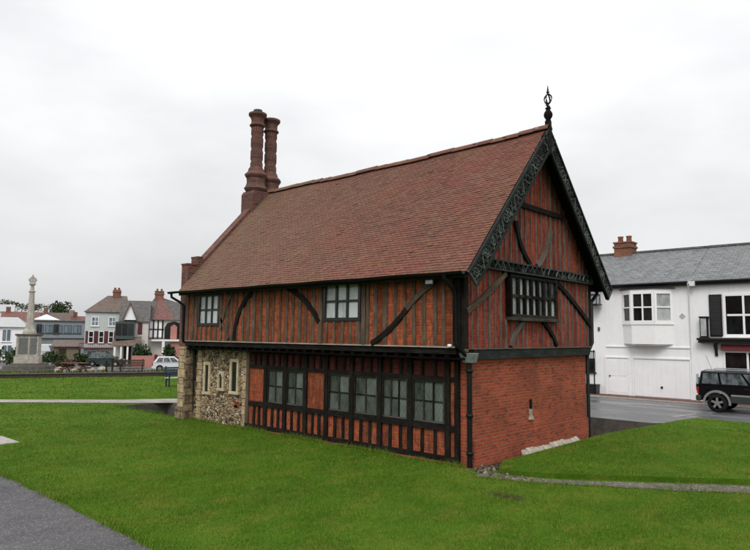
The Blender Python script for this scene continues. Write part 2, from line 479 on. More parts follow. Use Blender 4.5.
        br.inputs['Color1'].default_value = (*a, 1); br.inputs['Color2'].default_value = (*b, 1); br.inputs['Mortar'].default_value = (*d, 1)
        n = t.noise(t.coord(scale=(1.1, 3, 1)), 2.4, 5, .7)
        c = t.mix(t.ramp(n, [(.45, 0.), (.72, .7)]), br.outputs['Color'], tuple(min(1, x*2.0 + .05) for x in a))
        c = t.mix(t.ramp(t.noise(t.coord(loc=(5,2,0)), 1.8, 4, .7), [(.55, 0.), (.75, .7)]), c, d)
        t.col(c); t.bump(t.math('MULTIPLY', br.outputs['Fac'], -1), .02, .7)
make_materials()

# ------------------------------------------------------------------ ground, lawn, paths, road
WEST_PIT = (-15.2, -10.74, -.15, 1.9)
NORTH_PIT = (-4.0, .3, 6.1, 9.6)
EDGE = lambda y: -33.0 + (y - 1.6)*.5          # the lawn ends at a low wall on this line
LOW = -1.06                                     # the street beyond that wall lies lower

def inrect(x, y, r): return r[0] < x < r[1] and r[2] < y < r[3]

def cells(xs, ys, keep, zf, name, mat, z=0):
    b = MB(); idx = {}
    def vid(i, j):
        if (i, j) not in idx:
            idx[(i, j)] = len(b.v); b.v.append(Vector((xs[i], ys[j], zf(xs[i], ys[j]) + z)))
        return idx[(i, j)]
    for i in range(len(xs)-1):
        for j in range(len(ys)-1):
            cx, cy = (xs[i]+xs[i+1])/2, (ys[j]+ys[j+1])/2
            if keep(cx, cy):
                b.f.append([vid(i,j), vid(i+1,j), vid(i+1,j+1), vid(i,j+1)])
                b.uv.append([(xs[i],ys[j]),(xs[i+1],ys[j]),(xs[i+1],ys[j+1]),(xs[i],ys[j+1])]); b.sm.append(True)
    return b.build(name, mat)

def ground_z(x, y):
    d = EDGE(y) - x                              # distance beyond the wall
    if y > 40: d = -1 if x > -20 else d
    if d <= 0: return 0
    s = min(1, d/.6); return LOW*s*s*(3-2*s)

base_x = sorted(set([-4000,-1500,-600,-300,-200,-150,-120,-100,-90,-80] + list(np.arange(-72, 30.1, 1.5).round(3)) + [40,60,100,200,500,1500,4000] + [WEST_PIT[0], WEST_PIT[1], NORTH_PIT[0], NORTH_PIT[1]]))
base_y = sorted(set([-4000,-1500,-600,-300,-150,-80,-50] + list(np.arange(-30, 42.1, 1.5).round(3)) + [50,60,80,120,200,500,1500,4000] + [WEST_PIT[2], WEST_PIT[3], NORTH_PIT[2], NORTH_PIT[3]]))
g = cells(base_x, base_y, lambda x, y: not inrect(x, y, WEST_PIT) and not inrect(x, y, NORTH_PIT), ground_z, 'ground', 'earth', -.03)
tag(g, kind='structure')

LANE = lambda x: 3.6 + (x + 14.0)*1.0            # far footpath runs on this line (x < -12)
def lawn_keep(x, y):
    if x < EDGE(y) + .5 or x > 16 or y < -26: return False
    if inrect(x, y, WEST_PIT): return False
    if -10.74 < x < .42 and y > -.12: return False
    if x <= -10.74: return y < 14.0 + (x+11)*.12
    if x >= .42: return y < 1.2 + (x-.5)*.72 - .6 if x < 8 else y < 6
    return True
lx = sorted(set(list(np.arange(-40, 16.1, .5).round(3)) + [WEST_PIT[0], WEST_PIT[1], .42]))
ly = sorted(set(list(np.arange(-26, 15.1, .5).round(3)) + [WEST_PIT[2], WEST_PIT[3], -.12]))
lawn = cells(lx, ly, lawn_keep, lambda x, y: 0, 'lawn', 'turf')
tag(lawn, kind='structure')

def sheet(name, poly, z, mat, kind='structure'):
    b = MB(); b.face([(x, y, z) for x, y in poly]); o = b.build(name, mat); tag(o, kind=kind); return o

# sunken paved areas round the old hall
def pit(r, depth, name):
    x0, x1, y0, y1 = r; b = MB()
    b.face([(x0,y0,-depth),(x1,y0,-depth),(x1,y1,-depth),(x0,y1,-depth)])
    b.face([(x0,y0,-depth),(x0,y0,-.03),(x1,y0,-.03),(x1,y0,-depth)])
    b.face([(x0,y1,-depth),(x1,y1,-depth),(x1,y1,.0),(x0,y1,.0)])
    b.face([(x0,y0,-depth),(x0,y1,-depth),(x0,y1,.0),(x0,y0,.0)])
    b.face([(x1,y0,-depth),(x1,y0,-.03),(x1,y1,-.03),(x1,y1,-depth)])
    tag(b.build(name, 'dark_stone'), kind='structure')
pit(WEST_PIT, .55, 'sunken_area')
pit(NORTH_PIT, .65, 'sunken_area')

# raised grass bank right of the hall, its front edge cut along the stone path
bank_poly = [(.62,-.02), (1.0,-.1), (1.6,.22), (2.6,.95), (4.45,2.32), (7.2,4.35), (16,10.6), (16,11.2), (1.15,11.2), (.95,10.6), (.36,5.8), (.34,.6)]
def bank():
    b = MB(); z = .09
    b.face([(x, y, z) for x, y in bank_poly])
    n = len(bank_poly)
    for i in range(n):
        (x0,y0), (x1,y1) = bank_poly[i], bank_poly[(i+1) % n]
        b.face([(x0,y0,-.04),(x1,y1,-.04),(x1,y1,z),(x0,y0,z)])
    o = b.build('grass_bank', 'turf'); tag(o, kind='structure'); return o
bank()
# stone path between the two lawns
def ribbon(name, pts, widths, z, mat, jitter=.05):
    rows = []; pts = [Vector((*p, 0)) for p in pts]
    P = []; W = []
    for i in range(len(pts)-1):
        n = max(2, int((pts[i+1]-pts[i]).length/.35))
        for k in range(n):
            t = k/n; P.append(pts[i].lerp(pts[i+1], t)); W.append(widths[i]*(1-t) + widths[i+1]*t)
    P.append(pts[-1]); W.append(widths[-1])
    b = MB()
    for i, p in enumerate(P):
        d = (P[min(i+1, len(P)-1)] - P[max(i-1, 0)]).normalized(); s = Vector((-d.y, d.x, 0))
        w = W[i]/2
        rows.append([p + s*(w + random.uniform(-jitter, jitter)) + Vector((0,0,z)), p + Vector((0,0,z)), p - s*(w + random.uniform(-jitter, jitter)) + Vector((0,0,z))])
    b.grid(rows, False, False)
    o = b.build(name, mat); tag(o, kind='structure'); return o
ribbon('stone_path', [(.45,-.45), (1.35,-.25), (2.2,.25), (4.75,1.9), (9,5.0), (16,9.9)], [.5,.38,.42,.62,.8,.8], .009, 'gravel_path')
ribbon('tarmac_path', [(-26,-7.9), (-10,-7.95), (-1.5,-8.05), (2,-8.3), (5.0,-9.3)], [2.4,2.4,2.4,2.5,2.6], .008, 'path_tarmac', .05)
ribbon('footpath', [(-31,-12.6), (-21,-3.6), (-19.4,-2.2), (-16.6,.7), (-15.5,2.2), (-14.6,3.4), (-13,8), (-11.5,13.5)], [1.0,1.0,1.0,1.15,1.6,1.7,1.6,1.5], .007, 'paving', .04)

# road and pavement on the right
sheet('road', [(-24,11.3), (-11,11.3), (-11,9.62), (.28,9.62), (.95,10.6), (1.15,11.22), (60,11.22), (60,17.0), (-24,17.0)], -.012, 'wet_asphalt')
def pavement():
    b = MB(); b.box(-9.5, 40, 17.0, 18.15, -.05, .03)
    o = b.build('pavement', 'kerb_brick', bevel=.01); tag(o, kind='structure')
    b = MB(); b.box(-9.5, 40, 16.86, 16.998, -.05, .036)
    o = b.build('pavement_kerb', 'concrete', bevel=.01); tag(o, kind='structure')
pavement()
for poly in ([(.15,11.75),(.3,11.7),(.62,13.3),(.5,13.35)],):
    sheet('road_marking', poly, -.006, 'paving')
# street on the lower level beyond the lawn wall
sheet('street', [(-37.5,-6), (-31.5,9), (-24,26), (-21,40), (-54,54), (-68,33), (-78,14), (-82,0)], LOW + .0, 'wet_asphalt')

# pale slab set in the lawn, worn soil patch
b = MB(); b.box(-10.6, -9.35, -5.75, -5.3, -.02, .02)
tag(recentre(b.build('concrete_slab', 'concrete', bevel=.008)), 'small pale concrete slab lying in the lawn by the tarmac path', 'slab')

# ------------------------------------------------------------------ grass blades (one uncountable mass)
def blades(name, n_list, label, mat='grass_blade'):
    allv = []; 
    for (x, y, h, w, z0) in n_list:
        n = len(x)
        if not n: continue
        a = rng.uniform(0, 2*np.pi, n); lean = rng.uniform(.1, .95, n)*h; la = rng.uniform(0, 2*np.pi, n)
        dx, dy = np.cos(a)*w/2, np.sin(a)*w/2
        p0 = np.stack([x-dx, y-dy, z0 + 0*x], 1); p1 = np.stack([x+dx, y+dy, z0 + 0*x], 1)
        p2 = np.stack([x + np.cos(la)*lean, y + np.sin(la)*lean, z0 + h], 1)
        allv.append(np.stack([p0, p1, p2], 1).reshape(-1, 3))
    v = np.concatenate(allv).astype(np.float32); n = len(v)//3
    me = bpy.data.meshes.new(name)
    me.vertices.add(len(v)); me.vertices.foreach_set('co', v.ravel())
    me.loops.add(len(v)); me.loops.foreach_set('vertex_index', np.arange(len(v), dtype=np.int32))
    me.polygons.add(n); me.polygons.foreach_set('loop_start', np.arange(0, len(v), 3, dtype=np.int32))
    me.polygons.foreach_set('loop_total', np.full(n, 3, dtype=np.int32))
    me.materials.append(M[mat]); me.update(); me.validate()
    o = bpy.data.objects.new(name, me); COL.objects.link(o)
    tag(o, label, 'grass', kind='stuff'); return o

def in_poly(x, y, poly):
    c = np.zeros(len(x), bool); n = len(poly)
    for i in range(n):
        x0, y0 = poly[i]; x1, y1 = poly[(i+1) % n]
        if y0 == y1: continue
        k = ((y0 > y) != (y1 > y)) & (x < (x1-x0)*(y-y0)/(y1-y0) + x0); c ^= k
    return c
def near_line(x, y, pts, half):
    m = np.zeros(len(x), bool)
    for (x0,y0), (x1,y1) in zip(pts, pts[1:]):
        L2 = (x1-x0)**2 + (y1-y0)**2
        t = np.clip(((x-x0)*(x1-x0) + (y-y0)*(y1-y0))/L2, 0, 1)
        m |= (x - x0 - t*(x1-x0))**2 + (y - y0 - t*(y1-y0))**2 < half**2
    return m
def lawn_mask(x, y):
    m = (x > EDGE(y) + .6) & (x < 15.5)
    m &= ~((x > -10.8) & (x < .45) & (y > -.1))
    m &= ~((x > WEST_PIT[0]) & (x < WEST_PIT[1]) & (y > WEST_PIT[2]-.03) & (y < WEST_PIT[3]))
    m &= ~((x >= .4) & (y > -.3))
    m &= ~near_line(x, y, [(.45,-.45), (1.35,-.25), (2.2,.25), (4.75,1.9), (9,5.0), (16,9.9)], .24)
    m &= ~near_line(x, y, [(-26,-7.9), (-10,-7.95), (-1.5,-8.05)], 1.2)
    m &= ~near_line(x, y, [(-1.5,-8.05), (2,-8.3), (5.0,-9.3)], 1.25)
    m &= ~near_line(x, y, [(-31,-12.6), (-21,-3.6), (-19.4,-2.2), (-16.6,.7)], .5)
    m &= ~near_line(x, y, [(-16.6,.7), (-15.5,2.2), (-14.6,3.4), (-13,8)], .75)
    m &= ~((((x-1.75)/.42)**2 + ((y+1.58)/.22)**2) < 1)
    m &= ~((x > -10.65) & (x < -9.3) & (y > -5.8) & (y < -5.25))
    return m
def lower_tri(x, y):     # strip of lawn before the stone path on the right
    return (x >= .4) & (y > -.3) & (y < .25 + (x-2.2)*.647 - .3) & (x < 14)
EYE = (7.3, -11.0)
def ring(r0, r1, dens, h, w, a0=80, a1=195):
    area = (r1*r1 - r0*r0)*R(a1-a0)/2; n = int(area*dens)
    r = np.sqrt(rng.uniform(r0*r0, r1*r1, n)); a = rng.uniform(R(a0), R(a1), n)
    x, y = EYE[0] + r*np.cos(a), EYE[1] + r*np.sin(a)
    out = []
    # patchy growth: clumps a little longer here and there
    patch = .75 + .35*np.sin(x*3.1 + 1.7*np.sin(y*2.3))*np.sin(y*2.7 + 1.3*np.sin(x*1.9)) + rng.normal(0, .15, n)
    hh = np.clip(h*patch*rng.uniform(.7, 1.25, n), .01, None)
    k = lawn_mask(x, y) | (lower_tri(x, y) & ~near_line(x, y, [(.45,-.45), (1.35,-.25), (2.2,.25), (4.75,1.9), (9,5.0), (16,9.9)], .32))
    out.append((x[k], y[k], hh[k], w, 0.))
    k = in_poly(x, y, bank_poly)
    out.append((x[k], y[k], hh[k], w, .09))
    return out
L = ring(4.5, 13, 3000, .034, .0072) + ring(13, 20, 1100, .034, .011) + ring(20, 30, 320, .036, .02) + ring(30, 46, 70, .06, .04, 130, 175)
blades('grass', L, 'short mown green grass covering the lawns round the hall')

# rough tufts at edges and the bare patch
def tufts(spots, name, label, mat='dry_grass'):
    L = []
    for (cx, cy, rx, ry, n, h) in spots:
        x = cx + rng.normal(0, rx, n); y = cy + rng.normal(0, ry, n)
        L.append((x, y, np.abs(rng.normal(h, h*.3, n)), .009, 0.0))
    o = blades(name, L, label, mat); return o
tufts([(1.75, -1.58, .19, .10, 700, .035)], 'weeds', 'brown bare patch of dying weeds in the front lawn')
edge = [(1.0 + .35*i, -.12 + .35*i*.7 + .1, .15, .07, 120, .05) for i in range(34)]
tufts(edge, 'edge_weeds', 'dark unmown fringe growing along the upper side of the stone path')

def fringe(lines, name, label, mat='grass_blade'):
    L = []
    for (x0, y0, x1, y1, per_m, sd, h) in lines:
        n = int(math.hypot(x1-x0, y1-y0)*per_m); t = rng.uniform(0, 1, n)
        cl = .5 + .5*np.sin(t*math.hypot(x1-x0, y1-y0)*2.7 + np.sin(t*31))
        x = x0 + (x1-x0)*t + rng.normal(0, sd, n); y = y0 + (y1-y0)*t + rng.normal(0, sd, n)
        k = ~((x > -10.2) & (x < .05) & (y > -.125))
        L.append((x[k], y[k], (np.abs(rng.normal(h, h*.35, n))*(.45 + .8*cl))[k], .009, 0.))
    return blades(name, L, label, mat)
fringe([(-10.2,-.17,-.1,-.17,420,.035,.085), (-11,-6.75,-1.5,-6.83,260,.05,.07), (-1.5,-6.83,2,-7.05,260,.05,.07), (-26,-6.7,-11,-6.75,120,.05,.08), (.5,-.75,1.4,-.5,300,.06,.07), (1.4,-.5,4.75,1.58,240,.05,.065), (4.75,1.58,9,4.6,160,.05,.07),
        (-15.2,-.2,-10.9,-.2,200,.04,.08)], 'long_grass', 'longer uncut fringe of grass along the hall wall and path edges')

def rubble(name, spots, label):
    b = MB()
    for (cx, cy, rx, ry, n, s0, s1) in spots:
        for _ in range(n):
            s = random.uniform(s0, s1); x = cx + random.gauss(0, rx); y = cy + random.gauss(0, ry)
            if x < .12 and y > -.08: x = .12 + random.random()*.2
            e = Euler((random.random()*6, random.random()*6, random.random()*6)).to_matrix()
            prof = [(0.02*s,-.5*s), (.45*s,-.3*s), (.55*s,.05*s), (.35*s,.4*s), (.02*s,.5*s)]
            rows = []
            for r_, h_ in prof:
                rows.append([Vector((x, y, s*.18)) + e @ Vector((r_*math.cos(k)*random.uniform(.75,1.2), r_*math.sin(k)*random.uniform(.75,1.2), h_*.8)) for k in [i*math.pi/3 for i in range(6)]])
            b.grid(rows, True, False)
    o = b.build(name, 'loose_flint'); tag(o, label, 'flints', kind='stuff')
t = NT('loose_flint', .7, .3); t.col(t.ramp(t.island(), [(0,(.03,.024,.018)), (.5,(.08,.062,.042)), (.85,(.15,.12,.085)), (1,(.3,.27,.22))]))
rubble('loose_flints', [(.36,-.08,.11,.2,55,.03,.09), (.45,.4,.1,.3,45,.03,.085), (.95,-.3,.4,.1,50,.025,.065)], 'loose flints and soil heaped at the near corner of the brick wall')

# ------------------------------------------------------------------ THE HALL
Lh, Wd = 10.3, 5.47
hall = thing('timber_framed_hall', 'old brick and timber framed hall with tiled roof and two tall ornate chimneys', 'hall', (0,0,0))
YU0, YU1 = -.35, 5.83          # jettied upper storey
APY, APZ = 2.75, 7.68
EVY, EVZ = -.68, 3.93          # south eave
ENY = 6.22
def roof_z(y):
    if y <= APY: return EVZ + (y - EVY)*(APZ - EVZ)/(APY - EVY)
    return APZ - (y - APY)*(APZ - 4.03)/(ENY - APY)

# lower brick gable end and returns
b = MB()
b.box(-.3, 0, 0, Wd, -.65, 2.16)
b.box(-Lh, -.3, Wd-.3, Wd, -.65, 2.16)
brick_wall = b.build('brick_wall', 'red_brick', hall)
b = MB(); b.box(0.002, .05, .02, Wd-.004, -.1, .5); b.box(.002, .035, .02, Wd-.004, .502, .53)
b.build('brick_plinth', 'red_brick', hall)
b = MB()
b.box(.003, .03, 2.34, 2.46, .86, .98); b.hexa([(.003,2.31,.74),(.05,2.31,.74),(.05,2.5,.74),(.003,2.5,.74),(.003,2.36,.858),(.03,2.36,.858),(.03,2.44,.858),(.003,2.44,.858)])
b.build('vent_mortar', 'white_mortar', hall)
b = MB(); b.box(.004, .045, 2.37, 2.43, .985, 1.2)
b.build('vent_slot', 'black_iron', hall)

# flint rubble part of the south wall with stone dressed lancets
b = MB(); b.box(-Lh, -7.62, 0, .4, -.1, 2.16)
b.build('flint_wall', 'flint_rubble', hall)
def stones(b, x, y0, z0, z1, w=.17, d=.035):
    z = z0; k = 0
    while z < z1 - .03:
        h = min(random.uniform(.16, .27), z1 - z)
        ww = w*(random.uniform(.8, 1.0) if k % 2 else random.uniform(1.05, 1.3))
        b.box(x - ww/2, x + ww/2, y0 - d + random.uniform(-.01, .01), y0 + .02, z + .008, z + h - .008); z += h; k += 1
for qx, qw in ((-7.70, .17), (-10.02, .22)):
    b = MB(); stones(b, qx, 0, -.05, 2.14, qw); b.build('quoins', 'quoin_stone', hall, bevel=.012)
for (x0, x1, z0, z1) in ((-9.78, -9.42, .88, 1.78), (-8.4, -7.98, .98, 1.92)):
    b = MB(); sw = .085
    b.box(x0, x0+sw, -.05, .02, z0, z1); b.box(x1-sw, x1, -.05, .02, z0, z1)
    b.box(x0+sw+.001, x1-sw-.001, -.047, .02, z1-.1, z1-.002); b.box(x0-.03, x1+.03, -.06, .02, z0-.09, z0-.002)
    w = b.build('lancet_window', 'window_stone', hall, bevel=.012)
    b = MB(); b.box(x0+sw+.002, x1-sw-.002, -.012, -.006, z0+.002, z1-.102)
    b.build('pane', 'pane_dark', w)
# small pointed niche
b = MB(); xc = -8.86
b.box(xc-.15, xc-.075, -.05, .02, 1.03, 1.34); b.box(xc+.075, xc+.15, -.05, .02, 1.03, 1.34); b.box(xc-.17, xc+.2, -.06, .02, .95, 1.028)
b.curve([(xc + .112*math.cos(a), -.025, 1.341 + .15*math.sin(a)) for a in [i*math.pi/8 for i in range(9)]], .075, .07, (0,1,0))
niche = b.build('niche', 'window_stone', hall, bevel=.01)
b = MB(); b.prism([(xc-.075,1.03),(xc+.075,1.03),(xc+.075,1.36),(xc+.05,1.42),(xc,1.45),(xc-.05,1.42),(xc-.075,1.36)], 'y', -.004, .0)
b.build('niche_recess', 'pane_dark', niche)
# patch of red bricks in the flint
b = MB()
for i in range(11):
    x = -8.3 + random.uniform(0, .55); z = .62 + random.uniform(-.09, .1); b.box(x, x+random.uniform(.1,.2), -.03, .0, z, z+.055)
b.build('brick_repair', 'red_brick', hall)

# west end wall: stone below, brick above, crow-stepped foot
b = MB(); b.box(-10.74, -10.305, -.33, Wd+.33, -.65, 2.25); b.box(-10.79, -10.33, -.37, .12, -.65, .35)
b.build('end_wall_stone', 'end_stone', hall) if 'end_stone' in M else None
t = NT('end_stone', .9, .2)
uv = t.coord()
br = t.n.new('ShaderNodeTexBrick'); t.l.new(uv, br.inputs['Vector'])
br.inputs['Scale'].default_value = 1; br.inputs['Brick Width'].default_value = .38; br.inputs['Row Height'].default_value = .24; br.inputs['Mortar Size'].default_value = .02
br.inputs['Color1'].default_value = (.36,.27,.165,1); br.inputs['Color2'].default_value = (.2,.145,.09,1); br.inputs['Mortar'].default_value = (.12,.085,.055,1)
c = t.mix(t.ramp(t.noise(uv, 4, 5, .7), [(.4, 0.), (.62, .9)]), br.outputs['Color'], (.06,.045,.033))
c = t.mix(t.ramp(t.noise(uv, 7, 4), [(.55, 0.), (.75, .5)]), c, (.5,.4,.26))
t.col(c); t.bump(t.math('ADD', t.math('MULTIPLY', br.outputs['Fac'], -1), t.noise(uv, 25, 4)), .03, .8)
b.build('end_wall', 'end_stone', hall, bevel=.01)
b = MB(); stones(b, -10.54, -.33, .36, 2.24, .3, .03)
b.build('quoins', 'quoin_stone', hall, bevel=.012)
b = MB()
prof = [(YU0-.002, 2.252), (YU1, 2.252), (YU1, roof_z(YU1)+.02), (APY, APZ+.12), (.16, roof_z(.16)+.12), (.16, 5.05), (-.02, 5.05), (-.02, 4.80), (YU0-.002, 4.80)]
b.prism(prof, 'x', -10.72, -10.36)
b.box(-10.735, -10.345, -.03, .18, 5.052, 5.10); b.box(-10.735, -10.345, YU0-.02, -.0, 4.802, 4.85)
b.build('end_gable', 'stack_brick', hall)

def one(name, mat, p, q, w, h, side):
    m = MB(); m.beam(p, q, w, h, side); return m.build(name, mat, hall)
# --- lower south wall, timber framed (y = 0)
infill = MB(); studs = MB(); rails = MB(); low = MB()
def panel(b, x0, x1, z0, z1, y=.0): b.face([(x0,y,z0),(x1,y,z0),(x1,y,z1),(x0,y,z1)])
XL0, XL1 = -7.6, -.3
bays = [-7.5, -6.70, -5.88, -5.06, -4.28, -3.40, -2.50, -1.60, -.60]
b = MB(); b.box(XL0, XL1, .05, .3, -.1, 2.16); b.build('backing_wall', 'nogging_dark', hall)
for i in range(len(bays)-1):
    a, c = bays[i], bays[i+1]
    n = 3; w = (c-a)/n
    for k in range(n):
        panel(infill, a + w*k + .03, a + w*(k+1) - .03, .14, .66, -.012 + random.uniform(-.006,.006))
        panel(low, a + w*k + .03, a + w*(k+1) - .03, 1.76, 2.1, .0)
        if k:
            x = a + w*k + random.uniform(-.015,.015)
            one('short_stud', 'oak_black', (x, .005, .1), (x + random.uniform(-.015,.015), .005, .64), random.uniform(.07,.1), .09, (1,0,0))
            one('cripple_stud', 'oak_black', (x, .005, 1.78), (x, .005, 2.12), random.uniform(.06,.08), .08, (1,0,0))
for a, c in ((-7.44, -6.76), (-5.0, -4.34)): panel(infill, a, c, .78, 1.70, -.02)
panel(infill, -.55, -.38, .14, 2.1, -.02)
infill.build('infill_panels', 'nogging_low', hall)
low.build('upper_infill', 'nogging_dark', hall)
for x in bays[:-1] + [-.585, -.345]:
    studs2 = MB(); studs2.beam((x, -.012, .06), (x, -.012, 2.14), .11 if x > -.5 else .125, .12, (1,0,0))
    studs2.build('post', 'oak_black' if x > -7 else 'oak_stud', hall)
b = MB(); b.beam((XL0+.02, -.006, .72), (-.36, -.006, .72), .12, .11, (0,0,1)); b.build('middle_rail', 'oak_black', hall)
b = MB(); b.beam((XL0+.02, -.004, 1.74), (-.36, -.004, 1.74), .09, .10, (0,0,1)); b.build('window_head', 'oak_black', hall)
b = MB(); b.beam((XL0+.02, -.008, .09), (-.3, -.008, .09), .11, .13, (0,0,1)); b.build('sole_plate', 'oak_black', hall)
b = MB(); b.box(XL0, -.3, -.1, .28, -.12, .03); b.build('brick_sill', 'red_brick', hall)

def window(x0, x1, z0, z1, y, nx, nz, frame, pane, fw=.06, bar=.028, axis='y', name='window', depth=.07, sill=False, jit=0):
    """casement: frame mesh with bars, panes a sub-part. axis y: in the south wall; x: in the gable"""
    b = MB(); p = MB()
    def bx(a0, a1, c0, c1, d0, d1):
        if axis == 'y': b.box(a0, a1, y - d1, y - d0, c0, c1)
        else: b.box(y + d0, y + d1, a0, a1, c0, c1)
    bx(x0, x0+fw, z0, z1, -.02, depth); bx(x1-fw, x1, z0, z1, -.02, depth)
    bx(x0+fw+.001, x1-fw-.001, z0, z0+fw, -.02, depth-.004); bx(x0+fw+.001, x1-fw-.001, z1-fw, z1, -.02, depth-.004)
    X0, X1, Z0, Z1 = x0+fw+.001, x1-fw-.001, z0+fw+.001, z1-fw-.001
    for i in range(1, nx):
        x = X0 + (X1-X0)*i/nx; bx(x-bar, x+bar, Z0, Z1, -.01, depth-.012)
    for j in range(1, nz):
        z = Z0 + (Z1-Z0)*j/nz
        for i in range(nx):
            a = X0 + (X1-X0)*i/nx + (bar + .001 if i else 0); c = X0 + (X1-X0)*(i+1)/nx - (bar + .001 if i < nx-1 else 0)
            bx(a, c, z-bar*.8, z+bar*.8, -.01, depth-.02)
    if sill: bx(x0-.06, x1+.06, z0-.06, z0-.002, -.02, depth+.05)
    w = b.build(name, frame, hall if axis in 'yx' and name == 'window' else None, bevel=.006)
    for i in range(nx):
        for j in range(nz):
            a, c = X0 + (X1-X0)*i/nx, X0 + (X1-X0)*(i+1)/nx; d, e = Z0 + (Z1-Z0)*j/nz, Z0 + (Z1-Z0)*(j+1)/nz
            t1, t2 = random.uniform(-.004,.004), random.uniform(-.004,.004)
            if axis == 'y': p.face([(a,y-.012+t1,d),(c,y-.012-t1,d),(c,y-.012-t1+t2,e),(a,y-.012+t1+t2,e)])
            else: p.face([(y+.012+t1,a,d),(y+.012-t1,c,d),(y+.012-t1+t2,c,e),(y+.012+t1+t2,a,e)])
    p.build('pane', pane, w)
    return w
# ground-floor casements
for a, c, n in ((-6.63, -5.945, 2), (-5.815, -5.125, 2), (-4.215, -3.465, 2), (-3.335, -2.565, 2), (-2.435, -1.665, 3), (-1.535, -.665, 3)):
    window(a, c, .79, 1.69, -.0, n, 2, 'oak_frame', 'pane_leaded', fw=.042, bar=.02, depth=.05)

# --- jetty: joist ends, bressummer, ledge
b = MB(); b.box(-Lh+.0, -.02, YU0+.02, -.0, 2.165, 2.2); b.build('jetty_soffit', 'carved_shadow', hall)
x = -Lh + .3
while x < -.3:
    b = MB(); b.box(x, x+.11, YU0+.05, -.02, 2.205, 2.30); x += .34
    b.build('joist', 'oak_black', hall)
b = MB(); b.beam((-Lh, YU0+.07, 2.335), (-.16, YU0+.07, 2.335), .13, .16, (0,0,1)); b.build('bressummer', 'oak_black', hall)
b = MB(); b.box(-Lh, -.16, YU0-.05, YU0+.14, 2.402, 2.43); b.build('jetty_ledge', 'pale_ledge', hall)

# --- upper south wall
Z0, Z1 = 2.431, 4.0
infill = MB(); studs = MB()
wins = [(-9.62, -8.5, 2.87, 3.83), (-4.07, -2.80, 2.97, 3.93)]
b = MB(); b.box(-Lh, -.2, YU0+.05, YU0+.25, 2.44, 4.2); b.build('upper_backing_wall', 'nogging_dark', hall)
x = -Lh + .06; xs = []
while x < -.3:
    xs.append(x); x += random.uniform(.235, .295)
xs.append(-.2)
for i in range(len(xs)-1):
    a, c = xs[i], xs[i+1]
    segs = [(Z0, Z1)]
    for (wx0, wx1, wz0, wz1) in wins:
        if a < wx1 - .02 and c > wx0 + .02: segs = [(Z0, wz0), (wz1, Z1)]
    for (s0, s1) in segs:
        if s1 - s0 > .05: panel(infill, a+.02, c-.02, s0, s1, YU0 - .022 + random.uniform(-.006,.006))
    if i:
        segs = [(Z0, Z1)]
        for (wx0, wx1, wz0, wz1) in wins:
            if wx0 - .05 < a < wx1 + .05: segs = [(Z0, wz0-.01), (wz1+.01, Z1)]
        for (s0, s1) in segs:
            if s1 - s0 > .05:
                w = random.uniform(.06, .135); dx = random.uniform(-.025,.025)
                one('stud', 'oak_stud', (a, YU0 - .004, s0), (a + dx, YU0 - .004, s1), w, .085 + random.uniform(-.01,.012), (1,0,0))
infill.build('upper_infill', 'nogging_orange', hall)
for x, m in ((-10.24, 'oak_stud'), (-.1, 'oak_black')):
    b = MB(); b.beam((x, YU0+.03, 2.44), (x, YU0+.03, 4.02), .15, .17, (1,0,0)); b.build('corner_post', m, hall)
for x in (-9.70, -8.42, -4.16, -2.71):
    b = MB(); b.beam((x, YU0-.012, Z0), (x, YU0-.012, 4.0), .12, .1, (1,0,0)); b.build('post', 'oak_stud', hall)
b = MB(); b.beam((-Lh, YU0-.0, 3.99), (-.03, YU0-.0, 3.99), .16, .16, (0,0,1)); b.build('wall_plate', 'oak_black', hall)
def arcpts(p, q, bow, n=8):
    p, q = Vector(p), Vector(q); d = q - p; s = Vector((-d[1], d[0])).normalized()
    return [tuple(p + d*t + s*bow*4*t*(1-t)) for t in [i/n for i in range(n+1)]]
def brace_s(p, q, bow, w, mat):
    b = MB(); b.curve([(x, YU0-.028, z) for x, z in arcpts(p, q, bow)], w, .085, (0,1,0)); b.build('brace', mat, hall)
brace_s((-6.95, 3.78), (-7.72, 2.46), -.22, .13, 'oak_black')
brace_s((-8.42, 2.75), (-7.85, 3.85), .08, .12, 'oak_stud')
brace_s((-8.0, 2.5), (-8.5, 3.3), .02, .09, 'oak_stud')
brace_s((-5.45, 3.86), (-4.2, 2.95), .12, .13, 'oak_black')
brace_s((-2.45, 2.45), (-1.42, 3.22), -.06, .12, 'oak_black')
brace_s((-1.42, 3.22), (-.62, 3.78), .05, .12, 'oak_stud')
for (wx0, wx1, wz0, wz1) in wins:
    window(wx0, wx1, wz0, wz1, YU0, 3, 2, 'black_paint', 'pane_pale', fw=.085, bar=.035, depth=.06)

